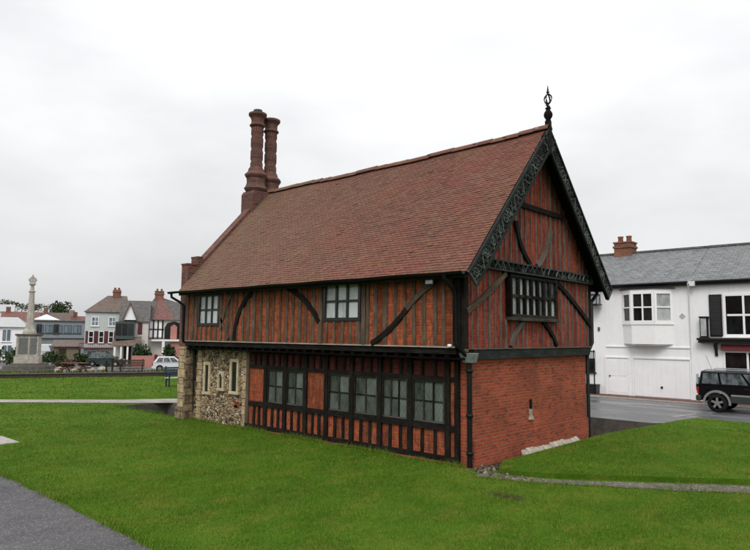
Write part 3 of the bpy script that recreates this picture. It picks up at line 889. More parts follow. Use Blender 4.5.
# --- jetty band on the gable, upper gable wall
b = MB(); b.beam((.03, -.06, 2.27), (.03, Wd+.06, 2.27), .2, .15, (0,0,1)); b.build('jetty_beam', 'oak_band', hall)
b = MB(); b.box(.02, .125, -.1, Wd+.1, 2.372, 2.392); b.build('jetty_ledge', 'oak_grey', hall)
b = MB()
GX = 0.0
b.prism([(YU0+.26, 2.38), (YU1-.02, 2.38), (YU1-.02, roof_z(YU1-.02)-.12), (APY, APZ-.2), (YU0+.26, roof_z(YU0+.26)-.12)], 'x', -.3, -.045)
b.build('gable_backing_wall', 'nogging_dark', hall)
infill = MB(); studs = MB()
gw = (1.38, 3.66, 3.08, 4.06)
ys = [YU0 + .1]; y = YU0 + .1
while y < YU1 - .3:
    y += random.uniform(.2, .27); ys.append(y)
ys.append(YU1 - .06)
for i in range(len(ys)-1):
    a, c = ys[i], ys[i+1]
    def pan(z0, za, zc):
        if min(za, zc) - z0 > .04: gx = GX + .012 + random.uniform(-.004,.004); infill.face([(gx,a+.015,z0),(gx,c-.015,z0),(gx,c-.015,zc),(gx,a+.015,za)])
    top = lambda yy: roof_z(yy) - .15
    mid = (a+c)/2
    if gw[0]-.05 < mid < gw[1]+.05: pan(2.39, gw[2], gw[2])
    else: pan(2.39, min(4.1, top(a)), min(4.1, top(c)))
    if top(a) > 4.3 and top(c) > 4.3: pan(4.3, top(a), top(c))
    if i:
        w = random.uniform(.04, .095)
        def st(z0, z1):
            if z1 - z0 > .06: one('gable_stud', 'oak_grey', (GX - .008, a, z0), (GX - .008, a + random.uniform(-.015,.015), z1), w, .075, (0,1,0))
        if gw[0]-.08 < a < gw[1]+.08: st(2.39, gw[2]-.06)
        else: st(2.39, min(4.12, top(a)))
        if top(a) > 4.35: st(4.3, top(a))
infill.build('gable_infill', 'nogging_red', hall)
b = MB(); b.beam((-.02, -.27, 2.4), (-.02, -.27, 4.05), .15, .13, (0,1,0)); b.build('corner_post', 'oak_black', hall)
b = MB(); b.beam((-.02, YU1-.07, 2.4), (-.02, YU1-.07, 4.05), .14, .12, (0,1,0)); b.build('corner_post', 'oak_black', hall)
def brace_g(p, q, bow, w, mat):
    b = MB(); b.curve([(GX+.035, y, z) for y, z in arcpts(p, q, bow)], w, .08, (1,0,0)); b.build('brace', mat, hall)
brace_g((-.25, 3.15), (1.3, 4.05), -.03, .12, 'oak_stud')
brace_g((3.78, 4.0), (5.76, 2.95), .04, .12, 'oak_black')
brace_g((2.1, 3.0), (1.5, 2.42), -.08, .12, 'oak_grey')
brace_g((3.0, 3.0), (3.72, 2.42), .06, .1, 'oak_black')
brace_g((1.75, 5.3), (2.42, 4.34), -.12, .12, 'oak_black')
brace_g((3.5, 5.3), (2.75, 4.34), .12, .12, 'oak_grey')
b = MB(); b.beam((.03, 1.3, 5.72), (.03, 4.15, 5.72), .12, .1, (0,0,1)); b.build('collar_beam', 'oak_black', hall)
# carved tie beam
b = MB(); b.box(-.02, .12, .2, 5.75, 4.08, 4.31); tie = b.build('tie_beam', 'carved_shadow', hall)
b = MB()
b.box(.122, .145, .2, 5.75, 4.28, 4.315); b.box(.122, .145, .2, 5.75, 4.075, 4.11)
y = .25
while y < 5.6:
    b.beam((.13, y, 4.11), (.13, y+.11, 4.28), .035, .02, (1,0,0)); b.beam((.131, y+.11, 4.28), (.131, y+.22, 4.11), .035, .02, (1,0,0))
    b.tube([(.134, y+.11 + .035*math.cos(q), 4.15 + .035*math.sin(q)) for q in [k*math.pi/4 for k in range(9)]], .01, 5)
    y += .22
b.build('carving', 'oak_carved', tie)
w = window(gw[0], gw[1], gw[2], gw[3]-.02, .04, 7, 2, 'oak_black', 'pane_gable', fw=.07, bar=.045, axis='x', depth=.09)
b = MB(); b.box(.0, .17, gw[0]-.05, gw[1]+.05, gw[2]-.08, gw[2]-.002)
b.build('window_sill', 'oak_grey', w, bevel=.01)

# --- roof: decking and individually laid clay tiles
X0r, X1r = -10.36, .45
def sag(x, y):
    t = (x - X0r)/(X1r - X0r); s = (y - EVY)/(APY - EVY) if y < APY else (ENY - y)/(ENY - APY)
    return -.055*math.sin(math.pi*min(1, max(0, t)))*max(0, s) + .012*math.sin(x*2.1) * max(0, s)
b = MB(); th = .09
nx = 22
for (ya, yb) in ((EVY+.04, APY), (APY, ENY-.04)):
    rows = []
    for i in range(nx+1):
        x = X0r + (X1r - .03 - X0r)*i/nx
        rows.append([(x, ya + (yb-ya)*j/6, roof_z(ya + (yb-ya)*j/6) + sag(x, ya + (yb-ya)*j/6) - .03) for j in range(7)])
    b.grid(rows)
    rows = [[(p[0], p[1], p[2]-th) for p in r] for r in rows]
    b.grid(rows)
    b.face([rows[0][0], rows[-1][0], Vector(rows[-1][0]) + Vector((0,0,th)), Vector(rows[0][0]) + Vector((0,0,th))]); b.face([rows[0][-1], rows[-1][-1], Vector(rows[-1][-1]) + Vector((0,0,th)), Vector(rows[0][-1]) + Vector((0,0,th))])
roof = b.build('roof', 'oak_black', hall)
def tile_slope(ya, yb, za_f, name):
    b = MB(); gauge = .085; tw = .15
    L = math.hypot(yb-ya, roof_z(yb)-roof_z(ya)); n = int(L/gauge)
    dirv = Vector((0, yb-ya, roof_z(yb)-roof_z(ya))).normalized(); nor = Vector((1,0,0)).cross(dirv)
    if nor.z < 0: nor = -nor
    for r in range(n+1):
        s0 = r*gauge; x = X0r - (tw/2 if r % 2 else 0)
        while x < X1r - .02:
            a, c = max(x + .003, X0r), min(x + tw - .003, X1r)
            if c - a > .04:
                j = random.uniform(-.004, .004); lift = random.uniform(-.003, .005) + (.01 if random.random() < .008 else 0); sk = random.uniform(-.004, .004)
                p = []
                for (xx, ss, h) in ((a, s0 + j - sk, .019 + lift), (c, s0 + j + sk, .019 + lift), (c, s0 + gauge*1.35, .006), (a, s0 + gauge*1.35, .006)):
                    ss = min(ss, L)
                    base = Vector((xx, ya, roof_z(ya))) + dirv*ss; y = base.y
                    base.z += sag(xx, y)
                    p.append(base + nor*(h - .02))
                q0, q1 = p[0] - nor*.011, p[1] - nor*.011
                bb = len(b.v); b.v += p + [q0, q1]
                for f in ([0,1,2,3], [4,5,1,0]):
                    b.f.append([bb+k for k in f]); b.uv.append([(0,0),(.16,0),(.16,.1),(0,.1)]); b.sm.append(False)
            x += tw
    return b.build(name, 'clay_tile', roof)
tile_slope(EVY, APY, None, 'roof_tiles')
tile_slope(ENY, APY, None, 'roof_tiles')
b = MB(); x = X0r
while x < X1r - .1:
    l = min(.42, X1r - x); z = APZ + sag(x + l/2, APY) + random.uniform(-.012, .014)
    rows = []
    for k in range(9):
        a = math.pi*k/8; rows.append([(x+.004, APY + .125*math.cos(a), z - .06 + .125*math.sin(a)), (x+l-.004, APY + .125*math.cos(a), z - .06 + .13*math.sin(a) + random.uniform(0,.002))])
    b.grid(rows, False, True); x += .4
b.build('ridge_tiles', 'clay_tile', roof)
for xx in (-3.2, -1.7, -.8, -.35, .1):
    b = MB(); b.box(xx, xx+.1, APY-.13, APY+.1, APZ-.02, APZ+.03+sag(xx,APY)); b.build('ridge_mortar', 'concrete', roof, bevel=.02)

# --- barge boards with pierced tracery
def barge(y0, z0, y1, z1, nm='bargeboard'):
    P, Q = Vector((0, y0, z0)), Vector((0, y1, z1)); d = (Q-P).normalized(); s = Vector((1,0,0)).cross(d)
    if s.z > 0: s = -s                       # board hangs below the verge
    W = .40; L = (Q-P).length
    def pt(t, w, x): return Vector((x, 0, 0)) + P + d*t + s*w
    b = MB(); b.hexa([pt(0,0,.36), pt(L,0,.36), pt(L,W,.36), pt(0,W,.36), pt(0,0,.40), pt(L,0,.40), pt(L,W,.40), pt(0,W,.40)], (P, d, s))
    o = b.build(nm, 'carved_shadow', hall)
    c = MB()
    rails = MB()
    for w0 in (.015, W-.03): rails.beam(pt(0, w0, .425), pt(L, w0, .425), .05, .05, (1,0,0))
    rails.build('rail', 'oak_band', o)
    t = .08; k = 0; step = .19
    while t < L - .1:
        t2 = min(t + step, L)
        c.beam(pt(t, .04, .412), pt(t2, W-.055, .412), .022, .03, (1,0,0))
        c.beam(pt(t, W-.055, .4125), pt(t2, .04, .4125), .022, .03, (1,0,0))
        tm = (t+t2)/2
        ringp = [pt(tm + .075*math.cos(q), W/2 - .01 + .1*math.sin(q), .415) for q in [j*math.pi/6 for j in range(13)]]
        c.tube(ringp, .013, 5)
        for w0 in (.085, W-.1):
            ringp = [pt(t + .045*math.cos(q), w0 + .045*math.sin(q), .413) for q in [j*math.pi/4 for j in range(9)]]
            c.tube(ringp, .011, 5)
        t += step
    c.beam(pt(0, -.01, .415), pt(0, W, .415), .05, .05, (1,0,0))
    c.build('tracery', 'oak_carved', o)
barge(EVY-.05, EVZ-.02, APY+.0, APZ+.0)
barge(ENY+.12, 4.0-.05, APY+.0, APZ+.0)
# soffit boards under the overhang
b = MB()
for (ya, yb) in ((EVY, APY), (ENY, APY)):
    b.face([(-.04, ya, roof_z(ya)-.125), (.36, ya, roof_z(ya)-.125), (.36, yb, APZ-.125), (-.04, yb, APZ-.125)])
b.build('verge_soffit', 'oak_black', hall)
# finial: turned post with wrought iron loop
b = MB()
b.box(.34, .455, APY-.06, APY+.06, 7.2, 7.84)
b.lathe([(.02,7.84), (.07,7.85), (.055,7.88), (.09,7.93), (.108,8.0), (.09,8.06), (.055,8.11), (.05,8.14), (.075,8.16), (.04,8.19), (.03,8.22)], (.4, APY, 0), 14)
b.lathe([(.02,6.98), (.06,7.03), (.075,7.1), (.05,7.16), (.06,7.2)], (.4, APY, 0), 12)
fin = b.build('finial', 'oak_black', hall)
b = MB()
b.tube([(.4, APY, 8.2), (.4, APY, 8.3)], [.03,.02]); b.tube([(.4, APY, 8.5), (.4, APY, 8.6), (.4, APY, 8.74)], [.022,.025,.005])
for sgn in (1,-1):
    b.tube([(.4, APY + sgn*r_, z) for r_, z in ((0,8.26), (.05,8.29), (.085,8.35), (.1,8.4), (.08,8.46), (.04,8.5), (0,8.52))], .018, 6)
    b.tube([(.4 + sgn*r_, APY, z) for r_, z in ((0,8.26), (.05,8.29), (.085,8.35), (.1,8.4), (.08,8.46), (.04,8.5), (0,8.52))], .018, 6)
    b.tube([(.4, APY + sgn*.02, 8.2), (.4, APY + sgn*.08, 8.24), (.4, APY + sgn*.1, 8.2)], .014, 5)
b.lathe([(.005,8.53), (.045,8.56), (.005,8.6)], (.4, APY, 0), 8)
b.build('ironwork', 'black_iron', fin)

# --- gutters and downpipes
b = MB()
rows = []
for i in range(25):
    x = -10.75 + (11.05)*i/24; z = 3.925 + .006*math.sin(i*1.3)
    rows.append([(x, EVY - .07 + .065*math.cos(a), z + .065*math.sin(a)) for a in [math.pi + k*math.pi/6 for k in range(7)]])
b.grid(rows); 
b.build('gutter', 'black_iron', hall)
b = MB(); b.box(-10.3, .3, EVY+.01, EVY+.035, 3.80, 3.90); b.build('fascia', 'oak_black', hall)
b = MB(); b.tube([(-10.6, EVY-.07, 3.88), (-10.6, EVY-.06, 3.76), (-10.5, -.52, 3.62), (-10.42, -.41, 3.5), (-10.42, -.41, 2.46)], .042)
b.tube([(-10.42, -.41, 2.46), (-10.38, -.25, 2.28), (-10.22, -.09, 2.1), (-10.22, -.09, -.05)], .05)
b.build('downpipe', 'black_iron', hall)
b = MB(); b.tube([(-.16, EVY-.07, 3.88), (-.16, EVY-.05, 3.78), (-.14, -.5, 3.62), (-.13, -.42, 3.5), (-.13, -.42, 2.5), (-.02, -.3, 2.33), (.02, -.14, 2.2)], .05)
b.tube([(.0, -.1, 2.12), (.0, -.1, .0)], .055)
for z in (1.9, 1.0, .25): b.lathe([(.06, z), (.075, z+.01), (.075, z+.06), (.06, z+.07)], (0, -.1, 0), 12)
b.build('downpipe', 'black_iron', hall)
b = MB(); b.hexa([(-.1,-.19,2.1),(.11,-.19,2.1),(.11,-.0,2.1),(-.1,-.0,2.1),(-.16,-.27,2.3),(.17,-.27,2.3),(.17,.0,2.3),(-.16,.0,2.3)])
b.build('rainwater_head', 'lead_sheet', hall, bevel=.01)
b = MB(); b.tube([(.02, ENY+.07, 3.95), (.02, ENY+.05, 3.84), (.02, YU1+.2, 3.7), (.02, YU1+.06, 3.6), (.02, YU1+.06, 2.5), (.02, Wd+.2, 2.3), (.03, Wd+.06, 2.15), (.03, Wd+.06, -.5)], .05)
b.build('downpipe', 'black_iron', hall)
b = MB(); rows = []
for i in range(13):
    x = -10.7 + 11.1*i/12
    rows.append([(x, ENY + .07 + .065*math.cos(a), 3.99 + .065*math.sin(a)) for a in [math.pi + k*math.pi/6 for k in range(7)]])
b.grid(rows); b.build('gutter', 'black_iron', hall)
# floodlight and lamp
b = MB(); b.box(-.75, -.53, -.62, -.5, 3.70, 3.86); b.tube([(-.64,-.5,3.78), (-.64,-.38,3.86)], .015)
fl = b.build('floodlight', 'black_paint', hall, bevel=.015)
b = MB(); b.box(-.73, -.55, -.625, -.621, 3.72, 3.84); b.build('lens', 'pale_glass', fl)
b = MB(); b.lathe([(.01,-.03), (.03,-.03), (.05,.0), (.045,.03), (.01,.04)], (-.25, -.44, 2.44), 12); b.build('bulkhead_lamp', 'white_joinery', hall)

# --- twin tall chimneys with moulded brick shafts
def chimney(cx, cy, zoff, cowl):
    b = MB()
    z0 = 8.5 + zoff
    rows = []
    n = 64
    zs = [z0 + (10.05 - 8.5)*k/60 for k in range(61)]
    for z in zs:
        row = []
        for k in range(n):
            a = 2*math.pi*k/n
            q = math.sin(8*a/1 + z*7.0)*math.sin(8*a/1 - z*7.0)     # cut-brick diaper
            row.append((cx + (.2 + .02*(q > .15))*math.cos(a), cy + (.2 + .02*(q > .15))*math.sin(a), z))
        rows.append(row)
    b.grid(rows, True, False)
    sh = b.build('chimney', 'stack_brick', hall)
    b = MB()
    b.lathe([(.2,9.98), (.25,10.01), (.285,10.05), (.25,10.1), (.225,10.14), (.225,10.26), (.25,10.33), (.29,10.38), (.325,10.42), (.325,10.49), (.28,10.51), (.15,10.51)], (cx, cy, zoff), 16, False)
    b.build('crown', 'stack_brick', sh)
    b = MB()
    b.lathe([(.33,7.6), (.38,7.66), (.43,7.74), (.37,7.82), (.33,7.95), (.34,8.1), (.4,8.18), (.42,8.24), (.36,8.3), (.3,8.36), (.28,8.46), (.22,8.54)], (cx, cy, zoff), 8, False, rot=R(22.5))
    b.build('moulded_base', 'stack_brick', sh)
    if cowl:
        b = MB(); b.lathe([(.1,10.5), (.1,10.58), (.16,10.6), (.16,10.63), (.05,10.66)], (cx, cy, zoff), 12); b.build('cowl', 'lead_sheet', sh)
chimney(-10.62, 2.38, 0, True)
chimney(-10.65, 3.02, -.06, False)
b = MB()
b.prism([(1.98,6.4), (3.5,6.4), (3.5,7.5), (3.4,7.62), (2.06,7.62), (1.98,7.5)], 'x', -10.9, -10.25)
b.build('chimney_base', 'stack_brick', hall, bevel=.02)

# white concrete fillet at the foot of the brick wall
b = MB()
for i in range(15):
    y = 1.85 + i*.19; z = .075 + .015*math.sin(i*.9) + random.uniform(-.015,.015); b.hexa([(.052,y,-.02),(.2,y,-.02),(.2,y+.188,-.02),(.052,y+.188,-.02),(.052,y,z+.05),(.15+random.uniform(-.02,.02),y,z-.02),(.15+random.uniform(-.02,.02),y+.188,z-.02),(.052,y+.188,z+.05)])
tag(recentre(b.build('mortar_kerb', 'white_mortar', bevel=.025)), 'rough white mortar kerb against the foot of the brick gable wall', 'kerb')

# ------------------------------------------------------------------ helpers for buildings in local frames
def gable_roof(b, x0, x1, y0, y1, ze, zr, over=.2, t=.1):
    """ridge along x"""
    ym = (y0+y1)/2; k = (zr-ze)/(ym-y0)
    for s, ya in ((1, y0-over), (-1, y1+over)):
        za = ze - k*over
        p = [(x0-over,ya,za), (x1+over,ya,za), (x1+over,ym,zr), (x0-over,ym,zr)]
        L = math.hypot(ym-ya, zr-za)
        uv = [(x0,0),(x1,0),(x1,L),(x0,L)]
        b.face(p, uv); b.face([(q[0],q[1],q[2]-t) for q in reversed(p)], list(reversed(uv)))
        for i in (0,1,3):
            q, r = Vector(p[i]), Vector(p[(i+1)%4]); d = Vector((0,0,t)); b.face([q-d, r-d, r, q])
def lwin(parent, x0, x1, z0, z1, y, nx, nz, frame, pane, fw=.07, bar=.025, name='window', sill=True, proj=.03):
    """window on a wall facing -y at y, inside a building given by parent (local or world as parent)"""
    b = MB(); p = MB()
    b.box(x0, x0+fw, y-proj, y+.03, z0, z1); b.box(x1-fw, x1, y-proj, y+.03, z0, z1)
    b.box(x0+fw+.001, x1-fw-.001, y-proj+.003, y+.03, z0, z0+fw); b.box(x0+fw+.001, x1-fw-.001, y-proj+.003, y+.03, z1-fw, z1)
    X0, X1, Z0, Z1 = x0+fw, x1-fw, z0+fw, z1-fw
    for i in range(1, nx):
        x = X0+(X1-X0)*i/nx; b.box(x-bar, x+bar, y-proj+.008, y+.02, Z0+.001, Z1-.001)
    for j in range(1, nz):
        z = Z0+(Z1-Z0)*j/nz
        for i in range(nx): b.box(X0+(X1-X0)*i/nx+bar+.002, X0+(X1-X0)*(i+1)/nx-bar-.002, y-proj+.012, y+.02, z-bar, z+bar)
    if sill: b.box(x0-.06, x1+.06, y-proj-.06, y+.03, z0-.05, z0-.003)
    w = b.build(name, frame, parent)
    for i in range(nx):
        for j in range(nz):
            a, c = X0+(X1-X0)*i/nx, X0+(X1-X0)*(i+1)/nx; d, e = Z0+(Z1-Z0)*j/nz, Z0+(Z1-Z0)*(j+1)/nz
            p.face([(a,y-.006,d),(c,y-.006,d),(c,y-.006,e),(a,y-.006,e)])
    p.build('pane', pane, w)
    return w

# ------------------------------------------------------------------ RIGHT: white rendered houses across the road
WY = 18.2
house = thing('rendered_house', 'white rendered house with oriel bay window above a white garage door', 'house', (-5, WY, 0), world=True)
def wallslab(parent, x0, x1, z0=-.1, z1=5.12, mat='white_paint', depth=6.4, name='wall', y=WY):
    b = MB(); b.box(x0, x1, y, y+.3, z0, z1); b.box(x0, x0+.25, y+.301, y+depth, z0, z1); b.box(x1-.25, x1, y+.301, y+depth, z0, z1); b.box(x0+.251, x1-.251, y+depth-.3, y+depth, z0, z1)
    for xx in (x0, x1-.25):
        b.prism([(y, z1+.001), (y+depth, z1+.001), (y+depth/2, z1+1.72)], 'x', xx, xx+.25)
    return b.build(name, mat, parent)
wallslab(house, -10.5, -.84)
b = MB(); gable_roof(b, -10.5, -.86, WY, WY+6.4, 5.14, 6.92, .0)
# eave overhang
b.face([(-10.5, WY-.22, 5.02), (-.84, WY-.22, 5.02), (-.84, WY, 5.14), (-10.5, WY, 5.14)])
rf = b.build('roof', 'slate', house)
b = MB(); b.box(-10.5, -.86, WY+3.1, WY+3.3, 6.9, 6.99); b.build('ridge', 'grey_tile', rf)
b = MB(); b.box(-5.25, -4.4, WY+2.9, WY+3.7, 5.8, 7.45); b.box(-5.3, -4.35, WY+2.85, WY+3.75, 7.2, 7.3); b.box(-5.29, -4.36, WY+2.86, WY+3.74, 7.452, 7.52)
ch = b.build('chimney', 'house_brick', rf)
for i, x in enumerate((-5.05, -4.62)):
    b = MB(); b.lathe([(.14,7.5), (.12,7.75), (.145,7.78), (.145,7.84), (.1,7.85)], (x, WY+3.3, 0), 12); b.build('chimney_pot', 'house_brick', ch)
b = MB(); b.tube([(-10.5, WY-.25, 5.0), (-.9, WY-.25, 5.03)], .06); b.build('gutter', 'black_iron', house)
b = MB(); b.box(-10.5, -.86, WY-.19, WY-.001, 4.9, 4.98); b.build('fascia', 'black_paint', house)
b = MB(); b.tube([(-.9, WY-.25, 5.0), (-.9, WY-.07, 4.8), (-.9, WY-.07, .05)], .04); b.build('downpipe', 'white_joinery', house)
# mouldings and doors
b = MB(); b.box(-4.6, -.95, WY-.04, WY-.001, 2.2, 2.25); b.build('string_course', 'white_paint', house)
b = MB()
b.box(-3.36, -.98, WY-.05, WY-.001, 1.70, 1.77); b.box(-3.42, -3.345, WY-.05, WY-.001, .0, 1.69); b.box(-.985, -.91, WY-.05, WY-.001, .0, 1.69)
b.build('garage_frame', 'white_joinery', house, bevel=.006)
b = MB()
b.box(-3.335, -.995, WY-.012, WY-.001, .04, 1.69)
for i in range(12):
    x = -3.33 + i*.1945; b.box(x+.012, x+.183, WY-.02, WY-.0125, .05, 1.5)
gd = b.build('garage_door', 'white_paint', house)
b = MB(); b.box(-2.2, -2.12, WY-.06, WY-.021, .44, .52); b.build('handle', 'black_iron', gd)
b = MB(); b.box(-4.67, -4.6, WY-.045, WY-.001, 0, 1.76); b.box(-3.6, -3.53, WY-.045, WY-.001, 0, 1.76); b.box(-4.599, -3.601, WY-.045, WY-.001, 1.7, 1.76)
b.build('door_frame', 'white_joinery', house, bevel=.006)
b = MB(); b.box(-4.595, -3.605, WY-.015, WY-.001, .04, 1.695)
for x0, x1, z0, z1 in ((-4.5,-4.14,.15,.75),(-4.06,-3.7,.15,.75),(-4.5,-4.14,.9,1.6),(-4.06,-3.7,.9,1.6)): b.box(x0, x1, WY-.024, WY-.0155, z0, z1)
d = b.build('side_door', 'white_paint', house)
b = MB(); b.lathe([(.02,-.0), (.035,-.02), (.03,-.05), (.01,-.06)], (-4.45, WY-.02, .88), 10, axis='y'); b.build('handle', 'black_iron', d)
# canted oriel
bp = [(-3.78, WY), (-3.22, WY-.5), (-2.22, WY-.5), (-1.62, WY)]
def inset(poly, s):
    cx = sum(p[0] for p in poly)/4; return [(cx + (p[0]-cx)*s, WY + (p[1]-WY)*s) for p in poly]
b = MB(); b.prism(bp, 'z', 2.36, 3.22); b.prism(inset(bp, 1.06), 'z', 3.222, 3.3); b.prism(inset(bp, .8), 'z', 2.28, 2.358)
bay = b.build('bay_window', 'white_joinery', house, bevel=.008)
b = MB(); b.prism(inset(bp, 1.04), 'z', 4.68, 4.80); b.build('cornice', 'white_joinery', bay, bevel=.008)
b = MB(); b.prism(inset(bp, 1.14), 'z', 4.802, 4.84); b.build('bay_roof', 'black_paint', bay)
fr = MB(); pd = MB(); pp = MB()
def bayface(p, q, nx, pm):
    P, Q = Vector((*p, 0)), Vector((*q, 0)); d = (Q-P); L = d.length; d.normalize(); n = Vector((d.y, -d.x, 0))
    if n.y > 0: n = -n
    z0, z1 = 3.301, 4.679
    def pt(t, z, o=0): return P + d*t + Vector((0,0,z)) + n*o
    for t in [0.05, L-.05] + [L*i/nx for i in range(1, nx)]:
        fr.beam(pt(t, z0), pt(t, z1), .10 if t in (.05, L-.05) else .06, .07, d)
    for z, w in ((z0+.05,.1), ((z0+z1)/2,.06), (z1-.05,.1)): fr.beam(pt(.1, z, .002), pt(L-.1, z, .002), w, .06, (0,0,1))
    for i in range(nx):
        for j in range(2):
            a, c = L*i/nx, L*(i+1)/nx; e, f = z0 + (z1-z0)*j/2, z0 + (z1-z0)*(j+1)/2
            pm.face([pt(a,e,-.02), pt(c,e,-.02), pt(c,f,-.02), pt(a,f,-.02)])
bayface(bp[0], bp[1], 1, pd); bayface(bp[1], bp[2], 2, pd); bayface(bp[2], bp[3], 1, pp)
fr.build('frame', 'white_joinery', bay); pd.build('pane', 'pane_dark', bay); pp.build('curtained_pane', 'pane_pale', bay)
# small round plaque, little vent, sign and lantern at the far left, low dark plinth
b = MB(); b.lathe([(.12,0), (.12,-.03), (.09,-.035), (.08,-.02), (.01,-.02)], (-1.22, WY, 3.6), 4, False, 'y'); b.build('plaque', 'grey_joinery', house)
b = MB(); b.box(-4.97, -4.88, WY-.05, WY-.001, 2.95, 3.12); b.build('vent_cover', 'dark_stone', house)
b = MB(); b.box(-5.3, -4.92, WY-.5, WY-.46, 1.66, 1.95)
for z in (1.7,1.76,1.82,1.88): b.box(-5.27, -4.95, WY-.505, WY-.5005, z, z+.025)
sb = thing('hanging_sign', 'small pale hanging sign on an iron post beside the white house', 'sign', (-5.12, WY-.48, 0), world=True)
b.build('sign_board', 'grey_joinery', sb)
b = MB(); b.tube([(-5.0, WY-.48, .03), (-5.0, WY-.48, 2.05)], .03); b.build('post', 'black_iron', sb)
b = MB(); b.box(-5.9, -4.95, WY-.45, WY-.02, .04, .42); b.box(-5.93, -4.92, WY-.47, WY-.01, .422, .46)
tag(recentre(b.build('planter', 'black_paint', bevel=.01)), 'low black planter box on the pavement against the white house', 'planter')
w = lwin(house, -6.0, -5.15, 1.0, 2.0, WY, 2, 2, 'black_paint', 'pane_dark')
b = MB()
b.box(-5.35, -4.72, WY-.62, WY-.1, 4.12, 4.2); b.box(-5.3, -4.77, WY-.58, WY-.14, 4.6, 4.66)
for x in (-5.3, -4.8):
    for y in (WY-.58, WY-.17): b.box(x, x+.03, y, y+.03, 4.2, 4.6)
b.tube([(-5.03, WY-.14, 4.4), (-5.03, WY, 4.4)], .03)
lan = b.build('wall_lantern', 'black_paint', house)
b = MB(); b.box(-5.265, -4.805, WY-.545, WY-.175, 4.205, 4.595); b.build('glass', 'pale_glass', lan)

shop = thing('shop_house', 'white rendered shop house with black shutters and a red fascia over its window', 'house', (2.5, WY, 0), world=True)
wallslab(shop, -.838, 9.5)
b = MB(); gable_roof(b, -.838, 9.5, WY, WY+6.4, 5.145, 6.925, .0)
b.face([(-.838, WY-.22, 5.025), (9.5, WY-.22, 5.025), (9.5, WY, 5.145), (-.838, WY, 5.145)])
rf = b.build('roof', 'slate', shop)
b = MB(); b.box(-.838, 9.5, WY+3.1, WY+3.3, 6.905, 6.995); b.build('ridge', 'grey_tile', rf)
b = MB(); b.tube([(-.75, WY-.25, 5.03), (9.5, WY-.25, 5.03)], .06); b.build('gutter', 'black_iron', shop)
b = MB(); b.box(-.838, 9.5, WY-.19, WY-.001, 4.9, 4.98); b.build('fascia', 'black_paint', shop)
b = MB(); b.hexa([(-.8,WY-.33,4.86),(-.62,WY-.33,4.86),(-.62,WY-.12,4.86),(-.8,WY-.12,4.86),(-.84,WY-.36,5.06),(-.58,WY-.36,5.06),(-.58,WY-.1,5.06),(-.84,WY-.1,5.06)]); b.build('rainwater_head', 'white_joinery', shop)
for x0 in (-.14, 1.95, 4.3, 6.4):
    b = MB(); b.box(x0, x0+.48, WY-.06, WY-.001, 2.72, 4.48)
    for i in range(24): 
        z = 2.8 + i*.067; b.hexa([(x0+.05,WY-.085,z),(x0+.43,WY-.085,z),(x0+.43,WY-.061,z+.0),(x0+.05,WY-.061,z+.0),(x0+.05,WY-.075,z+.04),(x0+.43,WY-.075,z+.04),(x0+.43,WY-.061,z+.05),(x0+.05,WY-.061,z+.05)])
    b.build('shutter', 'black_paint', shop)
for x0 in (.38, 4.85): lwin(shop, x0, x0+1.5, 2.72, 4.5, WY, 2, 2, 'white_joinery', 'pane_dark', fw=.1, bar=.04)
b = MB(); b.box(-.6, 7.5, WY-.34, WY-.001, 2.56, 2.655); 
b.box(-.55, 7.5, WY-.3, WY-.001, 2.45, 2.555); b.build('signboard_shelf', 'black_paint', shop, bevel=.008)
for x0 in (.02, 3.4, 6.9):
    b = MB(); b.prism([(WY-.001,1.9), (WY-.06,1.92), (WY-.09,2.1), (WY-.28,2.4), (WY-.28,2.448), (WY-.001,2.448)], 'x', x0, x0+.1); b.build('bracket', 'black_paint', shop)
b = MB(); b.hexa([(.27,WY-.22,2.17),(3.3,WY-.22,2.17),(3.3,WY-.002,2.17),(.27,WY-.002,2.17),(.27,WY-.13,2.4),(3.3,WY-.13,2.4),(3.3,WY-.002,2.4),(.27,WY-.002,2.4)]); b.build('awning', 'red_awning', shop)
lwin(shop, .32, 2.9, .6, 2.14, WY, 3, 1, 'white_joinery', 'pane_dark', fw=.07, bar=.04)
b = MB(); b.box(-.46, -.2, WY-.26, WY-.24, 2.7, 3.5); b.box(-.47,-.445,WY-.27,WY-.02,2.7,3.5); b.box(-.215,-.19,WY-.27,WY-.02,2.7,3.5); b.box(-.5,-.16,WY-.3,WY-.02,3.502,3.56); b.box(-.5,-.16,WY-.3,WY-.02,2.657,2.698)
lb = b.build('lantern_box', 'black_paint', shop)
b = MB(); b.box(-.44, -.22, WY-.268, WY-.262, 2.74, 3.48); b.build('glass', 'pane_pale', lb)
for (x0, z0, w_, h_) in ((-.62, .35, .3, .4), (-.6, .8, .24, .22)):
    b = MB(); b.box(x0, x0+w_, WY-.16, WY-.001, z0, z0+h_); b.build('meter_box', 'grey_joinery' if z0 < .5 else 'dark_stone', shop, bevel=.01)

